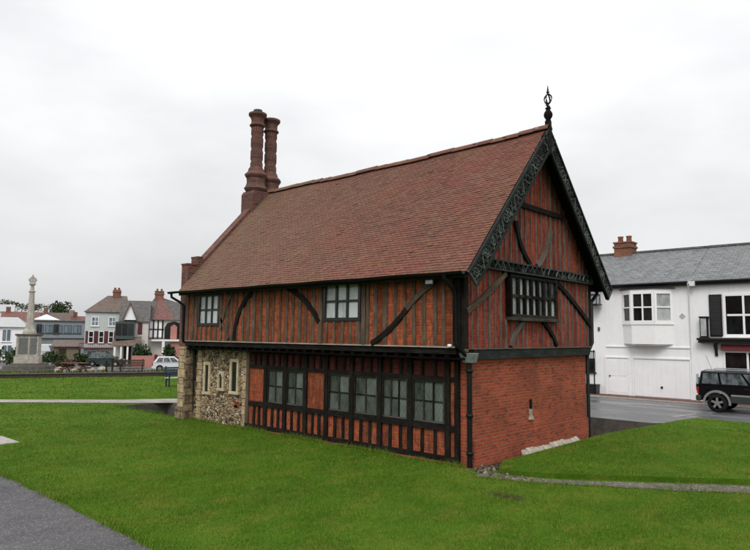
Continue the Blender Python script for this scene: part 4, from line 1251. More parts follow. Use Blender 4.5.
# ------------------------------------------------------------------ vehicles
def make_vehicle(name, label, cat, loc, rz, paint, P, group=None):
    """P: length, width, belt, roof, sill, wheel radius and positions, glass outline"""
    root = thing(name, label, cat, loc, rz, group)
    Lc, W, belt, roofz, sill, wr = P['L'], P['W'], P['belt'], P['roof'], P['sill'], P['wr']
    hw = W/2
    wx = P['wx']
    def arch(cx, r, n=12): return [(cx + r*math.cos(a), wr + r*math.sin(a)) for a in [math.pi - math.pi*i/n for i in range(n+1)]]
    ar = wr*1.17
    # lower body side outline, rear (x=0) to front (x=L)
    bot = [(.04, sill+.12)]
    for cx in wx:
        pts = [p for p in arch(cx, ar) if p[1] >= sill]
        bot += [(pts[0][0], sill)] + pts + [(pts[-1][0], sill)]
    bot += [(Lc-.06, sill+.1)]
    top = P['hood'] + [(P['gl'][0][0], belt)]
    poly = bot + top
    b = MB()
    # loft of three outlines gives the flanks some tumblehome
    zmax = belt
    def row(s, y): 
        return [(x, y, z) for x, z in poly]
    ys = [(-hw+.05, .98), (-hw, 1), (hw, 1), (hw-.05, .98)]
    rows = []
    for (y, s) in ((-hw+.06, .0), (-hw, .05), (hw, .05), (hw-.06, .0)):
        rows.append([(x, y + (.03 if y < 0 else -.03)*max(0, (z-.6*belt)/belt), z) for x, z in poly])
    n = len(poly)
    b.grid(rows, False, False)
    for r, rev in ((rows[0], False), (rows[-1], True)):
        pass
    # flank faces: strips between outline bottom and belt, cut at the arches
    for y, sgn in ((-hw+.06, -1), (hw-.06, 1)):
        b.face([(x, y, z) for x, z in (poly if sgn < 0 else reversed(poly))])
    body = b.build('body', paint, root, bevel=.025)
    # cabin
    gl = P['gl']            # rear-bottom, rear-top, front-top, front-bottom (x,z)
    ti = P.get('tumble', .13)
    def cab(y0s, ex=0): return [(gl[0][0], -hw+.04, belt-.01), (gl[3][0], -hw+.04, belt-.01), (gl[3][0], hw-.04, belt-.01), (gl[0][0], hw-.04, belt-.01),
                     (gl[1][0], -hw+ti, roofz), (gl[2][0], -hw+ti, roofz), (gl[2][0], hw-ti, roofz), (gl[1][0], hw-ti, roofz)]
    b = MB(); b.hexa(cab(0)); b.build('cabin', paint, root, bevel=.05)
    # side glass, each its own pane: split list in fractions
    for sgn in (-1, 1):
        def sp(fx, fz, o=.004):
            xb = gl[0][0] + (gl[3][0]-gl[0][0])*fx; xt = gl[1][0] + (gl[2][0]-gl[1][0])*fx
            y = (hw-.04) + ((hw-ti) - (hw-.04))*fz
            return (xb + (xt-xb)*fz, sgn*(y + o), belt + (roofz-belt)*fz)
        for (f0, f1) in P['panes']:
            q = [sp(f0,.1), sp(f1,.1), sp(f1,.84), sp(f0,.84)]
            b = MB(); b.face(q if sgn < 0 else list(reversed(q))); b.build('side_window', P.get('glassmat','car_glass'), root)
    for (k0, k1, nm) in ((0, 1, 'rear_window'), (3, 2, 'windscreen')):
        a, t_ = Vector((gl[k0][0], 0, belt)), Vector((gl[k1][0], 0, roofz)); o = -.005 if k0 == 0 else .005
        q = [(a.x+(t_.x-a.x)*.12+o, -hw+.14, belt+(roofz-belt)*.12), (a.x+(t_.x-a.x)*.12+o, hw-.14, belt+(roofz-belt)*.12), (a.x+(t_.x-a.x)*.86+o, hw-ti-.06, belt+(roofz-belt)*.86), (a.x+(t_.x-a.x)*.86+o, -hw+ti+.06, belt+(roofz-belt)*.86)]
        b = MB(); b.face(q if k0 == 3 else list(reversed(q))); b.build(nm, 'car_glass', root)
    for cx in wx:
        for sgn in (-1, 1):
            b = MB(); w2 = .2; y0 = sgn*(hw - .11)
            b.lathe([(wr*.62,-w2/2), (wr*.93,-w2/2), (wr,-w2/2+.035), (wr,w2/2-.035), (wr*.93,w2/2), (wr*.62,w2/2)], (cx, y0, wr), 28, True, 'y')
            wh = b.build('wheel', 'rubber', root)
            b = MB(); yo = y0 + sgn*.09
            b.lathe([(wr*.62,-.01), (wr*.64,.012), (wr*.56,.012), (wr*.54,-.008)], (cx, yo, wr), 24, True, 'y')
            for k in range(5):
                a = 2*math.pi*k/5 + .3; b.beam((cx, yo, wr), (cx + wr*.58*math.cos(a), yo, wr + wr*.58*math.sin(a)), wr*.24, .03, (-math.sin(a),0,math.cos(a)))
            b.lathe([(.07,-.02), (.07,.02), (.02,.025)], (cx, yo, wr), 12, True, 'y')
            b.build('rim', 'alloy', wh)
            b = MB(); b.lathe([(wr*.54,-.03), (wr*.54,-.028)], (cx, yo - sgn*.03 + (.029 if sgn > 0 else .029), wr), 20, True, 'y'); b.build('hub', 'black_iron', wh)
    for sgn in (-1, 1):
        b = MB(); b.box(-.012, .05, sgn*(hw-.12)-.08, sgn*(hw-.12)+.08, belt-.32, belt-.08); b.build('tail_light', 'red_lamp', root, bevel=.01)
        b = MB(); b.box(Lc-.12, Lc-.0, sgn*(hw-.2)-.13, sgn*(hw-.2)+.13, P['lampz']-.07, P['lampz']+.07); b.build('headlight', 'clear_lamp', root, bevel=.02)
        b = MB(); xm = gl[3][0]-.1; b.box(xm-.06, xm+.06, sgn*(hw+.09)-.08, sgn*(hw+.09)+.08, belt+.01, belt+.15); b.build('wing_mirror', paint, root, bevel=.02)
    for (x0, x1) in ((-.06, .12), (Lc-.16, Lc+.04)):
        b = MB(); b.box(x0, x1, -hw+.02, hw-.02, sill+.02, sill+.22); b.build('bumper', P.get('bump', paint), root, bevel=.04)
    return root

suv = make_vehicle('off_road_car', 'dark navy off-road car with grey wheel arches and rear spare wheel parked by white shop', 'car', (.3, 15.2, -.012), 0, 'navy_car_paint',
    dict(L=3.9, W=1.66, belt=.96, roof=1.47, sill=.36, wr=.335, wx=(.66, 3.1), hood=[(3.88,.62), (3.85,.86), (3.6,.93), (2.85,.985)], gl=[(.03,.96),(.12,1.47),(2.15,1.47),(2.72,.96)],
         panes=((.045,.27),(.30,.62),(.655,.93)), lampz=.74, bump='dark_cladding', tumble=.12, glassmat='car_glass'))
def suv_extras():
    hw = .83
    b = MB()
    for sgn in (-1, 1):
        y = sgn*hw
        for cx in (.66, 3.1):
            pts = [(cx + .425*math.cos(a), y + sgn*.015, .335 + .425*math.sin(a)) for a in [math.pi*(1.04 - 1.08*i/12) for i in range(13)]]
            b.curve(pts, .07, .06, (0,1,0))
    b.build('wheel_arch', 'grey_cladding', suv)
    for sgn in (-1, 1):
        b = MB(); b.box(1.12, 2.64, sgn*hw-.02, sgn*hw+.02, .6, .66); b.build('side_moulding', 'grey_cladding', suv, bevel=.01)
        b = MB(); b.box(1.1, 2.66, sgn*hw-.02, sgn*hw+.012, .37, .595); b.build('side_cladding', 'dark_cladding', suv, bevel=.01)
        b = MB(); b.tube([(.2, sgn*.62, 1.47), (.3, sgn*.62, 1.52), (2.0, sgn*.62, 1.52), (2.1, sgn*.62, 1.47)], .016); b.build('roof_rail', 'alloy', suv)
        b = MB(); b.box(1.55, 1.7, sgn*hw-.02, sgn*hw+.02, .86, .89); b.build('door_handle', 'black_paint', suv)
    b = MB(); b.lathe([(.17,-.2), (.29,-.2), (.32,-.17), (.32,-.04), (.29,-.0), (.17,-.0)], (.0, .1, .86), 26, True, 'x'); sw = b.build('spare_wheel', 'rubber', suv)
    b = MB(); b.lathe([(.22,-.215), (.2,-.2), (.05,-.215), (.01,-.215)], (.0, .1, .86), 20, True, 'x'); b.build('rim', 'alloy', sw)
    for sgn in (-1, 1):
        for x in (1.2, 2.42):
            b = MB(); b.box(x, x+.012, sgn*hw - .012*(sgn > 0) - .003, sgn*hw + .012*(sgn < 0) + .003, .5, .95); b.build('door_gap', 'rubber', suv)
        b = MB(); b.lathe([(.07,-.004), (.075,.004), (.05,.008), (.01,.008)], (.35, sgn*hw, .86), 14, True, 'y'); b.build('fuel_flap', 'navy_car_paint', suv)
    b = MB(); b.tube([(.25,.3,1.46), (.05,.32,2.0)], .006, 5); b.build('aerial', 'black_iron', suv)
    b = MB(); b.box(-.03, -.012, -.6, -.2, .52, .62); b.build('number_plate', 'number_plate', suv)
    for sgn in (-1, 1):     # added pale strips in place of the white vertical highlight at the rear
        b = MB(); b.box(-.02, .04, sgn*.74-.05, sgn*.74+.05, .98, 1.35); b.build('rear_highlight', 'pale_glass', suv, bevel=.01)
suv_extras()
K = 1.4
carP = dict(L=3.9, W=1.65, belt=.86, roof=1.42, sill=.26, wr=.3, wx=(.68, 3.15), hood=[(3.88,.5), (3.82,.68), (3.5,.78), (2.95,.86)], gl=[(.08,.86),(.5,1.4),(2.0,1.4),(2.75,.86)], panes=((.08,.32),(.35,.62),(.65,.9)), lampz=.6)
make_vehicle('parked_car', 'white hatchback parked on the street beyond the lawn next to the hall', 'car', (-50.0, 20.2, LOW), 62, 'white_car_paint', carP, 'cars parked in the street beyond the lawn')
carG = dict(carP); carG.update(L=3.7, roof=1.5)
make_vehicle('parked_car', 'dark green car parked in front of the pale house with maroon balcony', 'car', (-62.6, 19.6, LOW), 45, 'green_car_paint', carG, 'cars parked in the street beyond the lawn')
vanP = dict(L=4.2, W=1.8, belt=1.15, roof=2.1, sill=.3, wr=.32, wx=(.75, 3.4), hood=[(4.18,.6), (4.1,.95), (3.9,1.05), (3.6,1.15)], gl=[(.03,1.15),(.08,2.1),(2.9,2.1),(3.5,1.15)], panes=((.62,.92),), lampz=.75)
make_vehicle('parked_van', 'white van half hidden between the memorial and the brown outbuilding', 'van', (-80.8, 20.3, LOW), 62, 'white_car_paint', vanP)

# ------------------------------------------------------------------ foliage
def leaf_cloud(b, c, rx, ry, rz_, n, s0, s1):
    for _ in range(n):
        while True:
            p = Vector((random.uniform(-1,1), random.uniform(-1,1), random.uniform(-1,1)))
            if .25 < p.length < 1: break
        p = Vector((p.x*rx, p.y*ry, p.z*rz_)) + Vector(c)
        s = random.uniform(s0, s1)
        e = Euler((random.random()*6.3, random.random()*6.3, random.random()*6.3)).to_matrix()
        q = [p + e @ Vector(v) for v in ((-s,-.45*s,0), (s*.2,-.6*s,.1*s), (s,0,0), (s*.2,.6*s,.1*s), (-s,.45*s,0))]
        b.face(q)
def shrub(loc, rx, ry, rz_, n, label, mat='leaf_dark', s=(.06,.13), group=None, name='shrub', cat='shrub'):
    t = thing(name, label, cat, loc, 0, group)
    b = MB()
    k = 5
    for _ in range(k):
        cx, cy = random.uniform(-.5,.5)*rx, random.uniform(-.5,.5)*ry; cz = random.uniform(.35,.85)*rz_
        leaf_cloud(b, (cx, cy, cz), rx*.62, ry*.62, rz_*.5, n//k, *s)
    b.build('foliage', mat, t)
    b = MB()
    for i in range(4): b.tube([(0,0,0), (random.uniform(-.4,.4)*rx, random.uniform(-.4,.4)*ry, rz_*.8)], [.03,.012], 5)
    b.build('stem', 'bark', t)
    return t
def tree(loc, h, r, n, label, mat='leaf_dark', group=None, name='tree'):
    t = thing(name, label, 'tree', loc, 0, group)
    b = MB(); b.tube([(0,0,-.3), (.05,0,h*.3), (0,.1,h*.7)], [h*.035,h*.025,h*.008], 7)
    for k in range(6):
        a = k*1.05; b.tube([(0,0,h*(.28+.06*k)), (r*.6*math.cos(a), r*.6*math.sin(a), h*(.5+.07*k))], [h*.014,h*.004], 5)
    b.build('trunk', 'bark', t)
    b = MB()
    for k in range(9):
        a = random.random()*6.3; rr = random.uniform(.1,.6)*r; leaf_cloud(b, (rr*math.cos(a), rr*math.sin(a), h*random.uniform(.45,.85)), r*.5, r*.5, h*.17, n//9, h*.025, h*.05)
    b.build('crown', mat, t)
    return t

# ------------------------------------------------------------------ LEFT: things on the far lawn
def place(x, y, z=0): return (x, y, z)
# low brick wall at the end of the lawn
b = MB(); p, q = Vector((EDGE(-14), -14, 0)), Vector((EDGE(13.5), 13.5, 0))
d = (q-p).normalized(); nrm = Vector((d.y, -d.x, 0))
def obox(b, p, q, off0, off1, z0, z1):
    P = [p + nrm*off0, q + nrm*off0, q + nrm*off1, p + nrm*off1]
    b.hexa([(c.x,c.y,z0) for c in P] + [(c.x,c.y,z1) for c in P])
wl = thing('garden_wall', 'long low brown wall edging the far side of the lawn', 'wall', (EDGE(0), 0, 0), world=True)
b = MB(); obox(b, p, q, .0, .3, -1.05, .2); b.build('brickwork', 'wall_brown', wl) if 'wall_brown' in M else None
brick_mat('wall_brown', (.085,.055,.04), (.06,.042,.032), (.09,.075,.06), dark=(.03,.025,.02))
b.build('brickwork', 'wall_brown', wl)
b = MB(); obox(b, p, q, -.05, .35, .202, .25); b.build('coping', 'dark_stone', wl)

def bench(loc, rz, label, mat, pale=None):
    t = thing('park_bench', label, 'bench', loc, rz)
    b = MB()
    for i in range(4): b.box(0, 1.5, -.22 + i*.12, -.13 + i*.12, .42, .455)
    b.build('seat', pale or mat, t, bevel=.006)
    b = MB()
    for i in range(4): b.hexa([(0,.27+.03*i,.54+.11*i),(1.5,.27+.03*i,.54+.11*i),(1.5,.3+.03*i,.54+.11*i),(0,.3+.03*i,.54+.11*i),(0,.285+.03*i,.62+.11*i),(1.5,.285+.03*i,.62+.11*i),(1.5,.315+.03*i,.62+.11*i),(0,.315+.03*i,.62+.11*i)])
    b.build('backrest', mat, t)
    for x in (.08, 1.36):
        b = MB(); b.box(x, x+.06, -.22, -.16, 0, .66); b.box(x, x+.06, .24, .3, 0, .5); b.hexa([(x,.24,.5),(x+.06,.24,.5),(x+.06,.3,.5),(x,.3,.5),(x,.37,1.0),(x+.06,.37,1.0),(x+.06,.42,1.0),(x,.42,1.0)]); b.box(x+.001, x+.059, -.159, .239, .34, .415); b.box(x-.005, x+.065, -.25, .3, .662, .7)
        b.build('leg', mat, t)
    return t
bench((-30.89, 7.54, 0), 60, 'dark wooden bench standing on the far lawn beside two posts', 'bench_wood')
bench((-21.4, 5.35, 0), 78, 'dark blue bench with pale seat slats near the corner of the hall', 'dark_blue_paint', 'slat_pale')
for i, (x, y, h) in enumerate(((-31.6, 7.1, .95), (-33.3, 8.3, 1.0))):
    b = MB(); b.lathe([(.06,0), (.06,h-.1), (.075,h-.08), (.075,h-.03), (.03,h)], (x, y, 0), 10)
    tag(recentre(b.build('bollard', 'bench_wood')), ('dark post at the near end of the wooden bench', 'dark post by the lawn wall left of the wooden bench')[i], 'bollard', 'posts on the far lawn')
# picnic table
pt_ = thing('picnic_table', 'reddish wooden picnic table with crossed legs in front of the memorial steps', 'table', (-33.0, 5.75, -.0), 40)
b = MB()
for i in range(5): b.box(-.75, .75, -.36+i*.145, -.23+i*.145, .72, .76)
b.build('tabletop', 'red_wood', pt_)
for s in (-1, 1):
    b = MB()
    for i in range(2): b.box(-.75, .75, s*.72-.13+i*.135, s*.72-.01+i*.135, .43, .465)
    b.build('seat', 'red_wood', pt_)
for x in (-.55, .55):
    for s in (-1, 1):
        b = MB(); b.beam((x+.025*s, s*.66, 0), (x+.025*s, -s*.12, .72), .09, .045, (0,1,0)); b.build('leg', 'red_wood', pt_)
    b = MB(); b.beam((x+.08, -.82, .4), (x+.08, .82, .4), .08, .04, (0,0,1)); b.build('cross_beam', 'red_wood', pt_)
rock_pos = [(-34.6,6.6),(-34.2,7.2),(-34.9,5.6),(-33.9,7.9)]
for i, (x, y) in enumerate(rock_pos):
    b = MB(); prof = [(.03,-.02),(.3,.03),(.34,.16),(.2,.3),(.02,.36)]; rows = []
    for r_, h_ in prof: rows.append([(x + r_*math.cos(k*.785)*random.uniform(.75,1.2), y + r_*math.sin(k*.785)*random.uniform(.75,1.2), LOW + 1.14 + h_) for k in range(8)])
    b.grid(rows, True, False)
    tag(recentre(b.build('boulder', 'white_mortar')), ('pale boulder directly behind the picnic table', 'pale boulder right of the picnic table', 'pale boulder left of the picnic table', 'pale boulder furthest right in the row by the lawn wall')[i], 'boulder', 'pale boulders behind the lawn wall')
# bank of soil and plants they sit on
b = MB(); pp, qq = Vector((EDGE(-12)-.4, -12, 0)), Vector((EDGE(12.5)-.4, 12.5, 0)); rows = []
for i in range(40):
    c0 = pp.lerp(qq, i/39); rows.append([(c0 - nrm*.0 + Vector((-.0,0,.16 + random.uniform(-.04,.05)))), c0 + Vector((-1.6,.5,.14 + random.uniform(-.08,.1))), c0 + Vector((-3.0,1,LOW))])
b.grid(rows); tag(b.build('flower_bed', 'turf'), kind='structure')
Lp = []
for i in range(26):
    c0 = pp.lerp(qq, i/25); n = 110
    Lp.append((c0.x - .9 + rng.normal(0,.45,n), c0.y + rng.normal(0,.6,n), np.abs(rng.normal(.2,.09,n)), .05, .12))
blades('ground_cover', Lp, 'low mixed planting growing behind the lawn wall', 'leaf_mid')

# ------------------------------------------------------------------ war memorial
mx, my = 7.3 + (-37.12-7.3)*K, -11.06 + (4.59+11.06)*K
mem = thing('war_memorial', 'pale stone war memorial with tall tapering shaft and cross on a panelled pedestal', 'memorial', (mx, my, LOW), 62)
s = K
b = MB()
b.lathe([(1.95*s,0), (1.9*s,.22*s), (1.55*s,.24*s), (1.5*s,.46*s), (1.15*s,.48*s), (1.1*s,.62*s), (.3*s,.63*s)], (0,0,0), 12, False, rot=.2)
b.build('steps', 'dark_stone', mem)
b = MB(); b.box(-.82*s, .62*s, -.7*s, .7*s, .56*s, 1.04*s); b.build('base_course', 'pale_stone', mem, bevel=.03)
b = MB(); b.box(-.74*s, .54*s, -.62*s, .62*s, 1.041*s, 2.38*s); ped = b.build('pedestal', 'pale_stone', mem, bevel=.02)
for (x0, x1) in ((-.58*s, -.08*s), (.08*s, .44*s)):
    b = MB(); b.box(x0, x1, -.64*s, -.621*s, 1.22*s, 2.25*s); b.build('name_panel', 'bronze_panel', ped)
b = MB()
for x in (-.7*s, -.035*s, .46*s): b.box(x, x+.07*s, -.66*s, -.622*s, 1.1*s, 2.36*s)
b.build('pilaster', 'pale_stone', ped)
b = MB(); b.box(-.82*s, .62*s, -.7*s, .7*s, 2.381*s, 2.5*s); b.build('cornice', 'dark_stone', mem, bevel=.03)
b = MB(); cx = -.1*s
b.lathe([(.42*s,2.501*s), (.4*s,2.65*s), (.3*s,2.85*s), (.24*s,3.2*s), (.16*s,5.0*s), (.15*s,5.2*s), (.2*s,5.24*s), (.2*s,5.3*s), (.12*s,5.34*s), (.1*s,5.65*s)], (cx,0,0), 8, False)
b.build('shaft', 'pale_stone', mem)
b = MB()
b.lathe([(.1*s,5.65*s), (.2*s,5.72*s), (.2*s,5.8*s), (.09*s,5.86*s)], (cx,0,0), 8, False)
b.tube([(cx + .18*s*math.cos(q), 0, 6.03*s + .18*s*math.sin(q)) for q in [j*math.pi/8 for j in range(17)]], .05*s, 6)
b.box(cx-.05*s, cx+.05*s, -.05*s, .05*s, 5.8*s, 6.36*s); b.box(cx-.25*s, cx-.051*s, -.05*s, .05*s, 5.98*s, 6.08*s); b.box(cx+.051*s, cx+.25*s, -.05*s, .05*s, 5.98*s, 6.08*s)
b.build('cross', 'pale_stone', mem)

# ------------------------------------------------------------------ LEFT houses. Sizes in metres, roots on the lower street
def root_at(x, y): return (7.3 + (x-7.3)*K, -11.06 + (y+11.06)*K, LOW)
class SB(MB):
    """builder whose numbers are scaled once to metres"""
    def build(self, *a, **k):
        self.v = [p*K for p in self.v]; self.uv = [[(u*K, v*K) for u, v in f] for f in self.uv]
        return _MB.build(self, *a, **k)
_MB = MB
def hipped(b, x0, x1, y0, y1, ze, zr, xr0, xr1, over=.15):
    ym = (y0+y1)/2; a, c, d, e = x0-over, x1+over, y0-over, y1+over
    L = math.hypot(ym-d, zr-ze)
    b.face([(a,d,ze),(c,d,ze),(xr1,ym,zr),(xr0,ym,zr)], [(a,0),(c,0),(xr1,L),(xr0,L)])
    b.face([(c,e,ze),(a,e,ze),(xr0,ym,zr),(xr1,ym,zr)], [(c,0),(a,0),(xr0,L),(xr1,L)])
    b.face([(a,e,ze),(a,d,ze),(xr0,ym,zr)], [(e,0),(d,0),(ym,L)]); b.face([(c,d,ze),(c,e,ze),(xr1,ym,zr)], [(d,0),(e,0),(ym,L)])
    b.face([(a,d,ze-.02),(a,e,ze-.02),(c,e,ze-.02),(c,d,ze-.02)])
MBsave = MB; MB = SB

# pale house with hipped roof, maroon shutters and balcony
h1 = thing('pale_house', 'pale green rendered house with hipped brown roof and maroon shuttered balcony', 'house', root_at(-48.76, 13.03), 60)
b = MB(); b.box(0, 3.3, 0, 4, -.1, 4.42); b.build('wall', 'pale_render', h1)
b = MB(); hipped(b, 0, 3.3, 0, 4, 4.43, 6.0, 1.55, 3.2); rf = b.build('roof', 'brown_tile', h1)
b = MB(); b.box(2.0, 2.65, 1.7, 2.3, 5.4, 6.55); b.box(1.95, 2.7, 1.65, 2.35, 6.3, 6.38); ch = b.build('chimney', 'house_brick', rf)
for x in (2.15, 2.48):
    b = MB(); b.lathe([(.1,6.54), (.09,6.72), (.11,6.75)], (x,2,0), 8); b.build('chimney_pot', 'house_brick', ch)
for x in (.32, 1.15, 1.95):
    lwin(h1, x, x+.42, 1.72, 2.75, 0, 1, 2, 'white_joinery', 'pane_dark', fw=.05, bar=.02)
    for dx in (-.24, .45):
        b = MB(); b.box(x+dx, x+dx+.2, -.04, -.001, 1.72, 2.75); b.build('shutter', 'maroon_paint', h1)
for x in (.5, 1.9): lwin(h1, x, x+.6, 3.2, 4.0, 0, 2, 2, 'white_joinery', 'pane_blue', fw=.05, bar=.02)
b = MB(); b.box(-.3, 2.4, -.7, -.001, 1.22, 1.32)
bal = b.build('balcony', 'maroon_paint', h1)
b = MB(); b.box(-.3, 2.4, -.7, -.66, 1.66, 1.71)
for i in range(19): b.box(-.28+i*.145, -.25+i*.145, -.695, -.665, 1.321, 1.659)
b.build('railing', 'maroon_paint', bal)
for x in (.25, 1.3): lwin(h1, x, x+.8, .35, 1.05, 0, 2, 1, 'white_joinery', 'pane_blue', fw=.05, bar=.02)

# middle house: steep brown roof, white gable, dark glazed bay, porch
h2 = thing('gabled_house', 'house with small white gable, dark glazed upper bay and brown porch roof', 'house', root_at(-44.79, 13.89), 60)
b = MB(); b.box(.05, 2.6, .3, 3.6, -.1, 3.7); b.build('wall', 'cream_render', h2)
b = MB(); gable_roof(b, .3, 2.6, .3, 3.4, 3.72, 5.45, .1); b.build('roof', 'grey_tile', h2)
b = MB(); b.prism([(.62,3.72),(1.6,3.72),(1.08,5.1)], 'y', -.02, .6); gb = b.build('gable', 'white_paint', h2)
b = MB()
b.curve([(.5,-.06,3.62),(1.08,-.06,5.2)], .1, .2, (0,1,0)); b.curve([(1.7,-.06,3.62),(1.08,-.0605,5.2)], .1, .2, (0,1,0)); b.build('bargeboard', 'brown_tile', gb)
b = MB(); b.box(.0, 1.5, -.45, .29, 2.1, 3.55); bay = b.build('bay_window', 'bay_green', h2)
b = MB()
for i in range(3): b.box(.06+i*.48, .48+i*.48, -.47, -.452, 2.4, 3.4)
b.build('pane', 'pane_dark', bay)
b = MB(); b.face([(-.2,-1.0,1.55),(2.1,-1.0,1.6),(2.1,.0,2.35),(-.2,.0,2.05)], [(0,0),(2.2,0),(2.2,1),(0,1)]); b.face([(-.2,-1.0,1.5),(-.2,0,2.0),(2.1,0,2.3),(2.1,-1.0,1.55)]); b.face([(-.2,-1.0,1.5),(2.1,-1.0,1.55),(2.1,-1.0,1.6),(-.2,-1.0,1.55)])
b.build('porch_roof', 'brown_tile', h2)
for x in (.0, .5, 1.0, 1.5):
    b = MB(); b.box(x, x+.14, -.95, -.8, -.1, 1.53); b.build('porch_post', 'white_joinery', h2)
b = MB(); b.box(.7, 1.3, .255, .299, 0, 1.5); b.build('door', 'bench_wood', h2)
b = MB(); b.box(1.75, 2.1, .26, .299, 2.5, 3.5); b.build('shutter', 'maroon_paint', h2)

# half timbered house with red tile hung gable
h3 = thing('half_timbered_house', 'half timbered house with red tiled roof, brick chimney and white balcony rail', 'house', root_at(-44.94, 16.47), 60)
b = MB(); b.box(-.2, 4.6, 0, 4, -.1, 3.8); b.build('wall', 'cream_render', h3)
b = MB()
b.face([(-.5,-.2,3.8),(.95,-.2,3.8),(1.2,1.6,5.9),(.85,1.6,5.9)], [(0,0),(1.5,0),(1.5,2.6),(.8,2.6)])
b.face([(-.5,-.2,3.8),(.85,1.6,5.9),(.85,2.4,5.9),(-.5,4.2,3.8)], [(0,0),(1.3,2.3),(2.1,2.3),(4,0)])
b.face([(2.4,-.2,3.8),(4.8,-.2,3.8),(3.6,1.6,5.2),(1.2,1.6,5.9)], [(0,0),(2.4,0),(2.4,2.6),(0,2.6)])
b.face([(4.8,-.2,3.8),(4.8,4.2,3.8),(3.6,2.4,5.2),(3.6,1.6,5.2)], [(0,0),(4,0),(2.5,2),(1.7,2)])
b.face([(4.8,4.2,3.8),(-.5,4.2,3.8),(.85,2.4,5.9),(3.6,2.4,5.2)], [(4.8,0),(0,0),(.85,2.6),(3.6,2.4)])
b.face([(.85,1.6,5.9),(3.6,1.6,5.2),(3.6,2.4,5.2),(.85,2.4,5.9)])
rf = b.build('roof', 'grey_tile', h3)
b = MB(); b.face([(.75,-.25,3.8),(2.5,-.25,3.8),(1.3,1.4,5.85),(1.15,1.4,5.85)], [(0,0),(1.6,0),(.9,2.6),(.5,2.6)]); b.face([(.75,-.25,3.8),(1.15,1.4,5.85),(.6,1.4,4.9)]); b.face([(2.5,-.25,3.8),(2.6,1.4,4.8),(1.3,1.4,5.85)])
b.build('tile_hung_slope', 'red_tile', rf)
b = MB(); b.box(.8, 1.55, 1.3, 1.9, 5.2, 6.35); b.box(.74, 1.61, 1.24, 1.96, 6.1, 6.2); b.box(.76, 1.59, 1.26, 1.94, 6.351, 6.42); ch = b.build('chimney', 'house_brick', rf)
for x in (.98, 1.35):
    b = MB(); b.lathe([(.09,6.42), (.08,6.6), (.1,6.63)], (x,1.6,0), 8); b.build('chimney_pot', 'house_brick', ch)
b = MB(); b.hexa([(1.8,.9,4.72),(2.15,.9,4.72),(2.15,.98,4.72),(1.8,.98,4.72),(1.65,1.2,5.25),(2.0,1.2,5.25),(2.0,1.28,5.25),(1.65,1.28,5.25)]); b.build('skylight', 'white_roof', rf)
for i in range(4):
    b = MB(); x = .12 + i*.38; b.box(x, x+.26, -.02, -.001, 2.3, 3.62); b.build('plaster_panel', 'white_paint', h3)
b = MB()
for i in range(5): b.box(-.0+i*.38, .115+i*.38, -.05, -.001, 2.2, 3.75)
b.box(-.1, 1.7, -.055, -.051, 2.9, 3.0); b.box(-.1, 1.7, -.06, -.001, 2.12, 2.199)
b.build('timbers', 'oak_black', h3)
b = MB(); b.prism([(1.75,2.1),(3.3,2.1),(3.3,3.1),(3.1,3.5),(2.55,3.68),(1.95,3.5),(1.75,3.1)], 'y', -.03, -.001); ar_ = b.build('balcony_opening', 'pane_dark', h3)
b = MB(); b.prism([(2.25,2.11),(2.8,2.11),(2.8,3.2),(2.55,3.42),(2.25,3.2)], 'y', -.05, -.031); b.build('door', 'pink_render', h3)
b = MB(); b.box(.7, 3.5, -.6, -.001, 1.92, 2.02); bal = b.build('balcony', 'white_joinery', h3)
b = MB(); b.box(.7, 3.5, -.62, -.56, 2.03, 2.07); b.build('balcony_rail', 'white_joinery', bal)
b = MB(); b.box(2.35, 4.5, -.35, -.002, -.1, 1.9); b.build('ground_floor_wall', 'pink_render', h3)
b = MB(); b.lathe([(.13,0), (.13,1.9)], (1.7,-.5,0), 10); b.build('column', 'white_joinery', h3)
lwin(h3, 3.5, 4.3, 2.3, 3.4, 0, 2, 2, 'white_joinery', 'pane_dark', fw=.06)

# pale low house behind the memorial, blue-grey long building, outbuilding
h4 = thing('low_house', 'white low house with pale grey hipped roof behind the war memorial', 'house', root_at(-58.26, 8.45), 64)
b = MB(); b.box(-1.5, 2.85, 0, 3.5, -.1, 3.05); b.build('wall', 'white_paint', h4)
b = MB(); hipped(b, -1.5, 2.9, 0, 3.5, 3.06, 4.0, .2, 2.0, .2); b.build('roof', 'pale_roof', h4)
lwin(h4, 1.0, 1.75, 1.7, 2.85, 0, 2, 1, 'white_joinery', 'pane_blue', fw=.05)
lwin(h4, -.9, -.2, 1.7, 2.85, 0, 2, 1, 'white_joinery', 'pane_blue', fw=.05)
lwin(h4, 1.1, 1.9, .4, 1.4, 0, 2, 1, 'white_joinery', 'pane_blue', fw=.05)
b = MB(); b.hexa([(2.95,-.3,.9),(3.3,-.3,.9),(3.3,.2,.9),(2.95,.2,.9),(3.15,-.3,2.9),(3.5,-.3,2.9),(3.5,.2,2.9),(3.15,.2,2.9)]); b.build('side_stair', 'white_joinery', h4)
h5 = thing('office_building', 'long blue grey building with a band of dark windows and white peaked skylight', 'building', root_at(-68.11, 15.82), 64)
b = MB(); b.box(-.2, 5.6, 0, 5, -.1, 3.85); b.build('wall', 'blue_grey_render', h5)
b = MB(); b.box(-.3, 5.7, -.15, 5.1, 3.851, 3.98); b.build('roof', 'slate', h5)
b = MB(); b.face([(-.3,-.1,3.985),(2.4,-.1,3.985),(.95,1.4,4.65)]); b.face([(2.4,-.1,3.985),(2.4,2.9,3.985),(.95,1.4,4.65)]); b.face([(-.3,2.9,3.985),(-.3,-.1,3.985),(.95,1.4,4.65)]); b.build('roof_light', 'white_roof', h5)
for x in (.1, 1.05, 2.0, 2.95, 3.9): lwin(h5, x, x+.8, 2.5, 3.4, 0, 2, 1, 'bay_green', 'pane_blue', fw=.05, bar=.02)
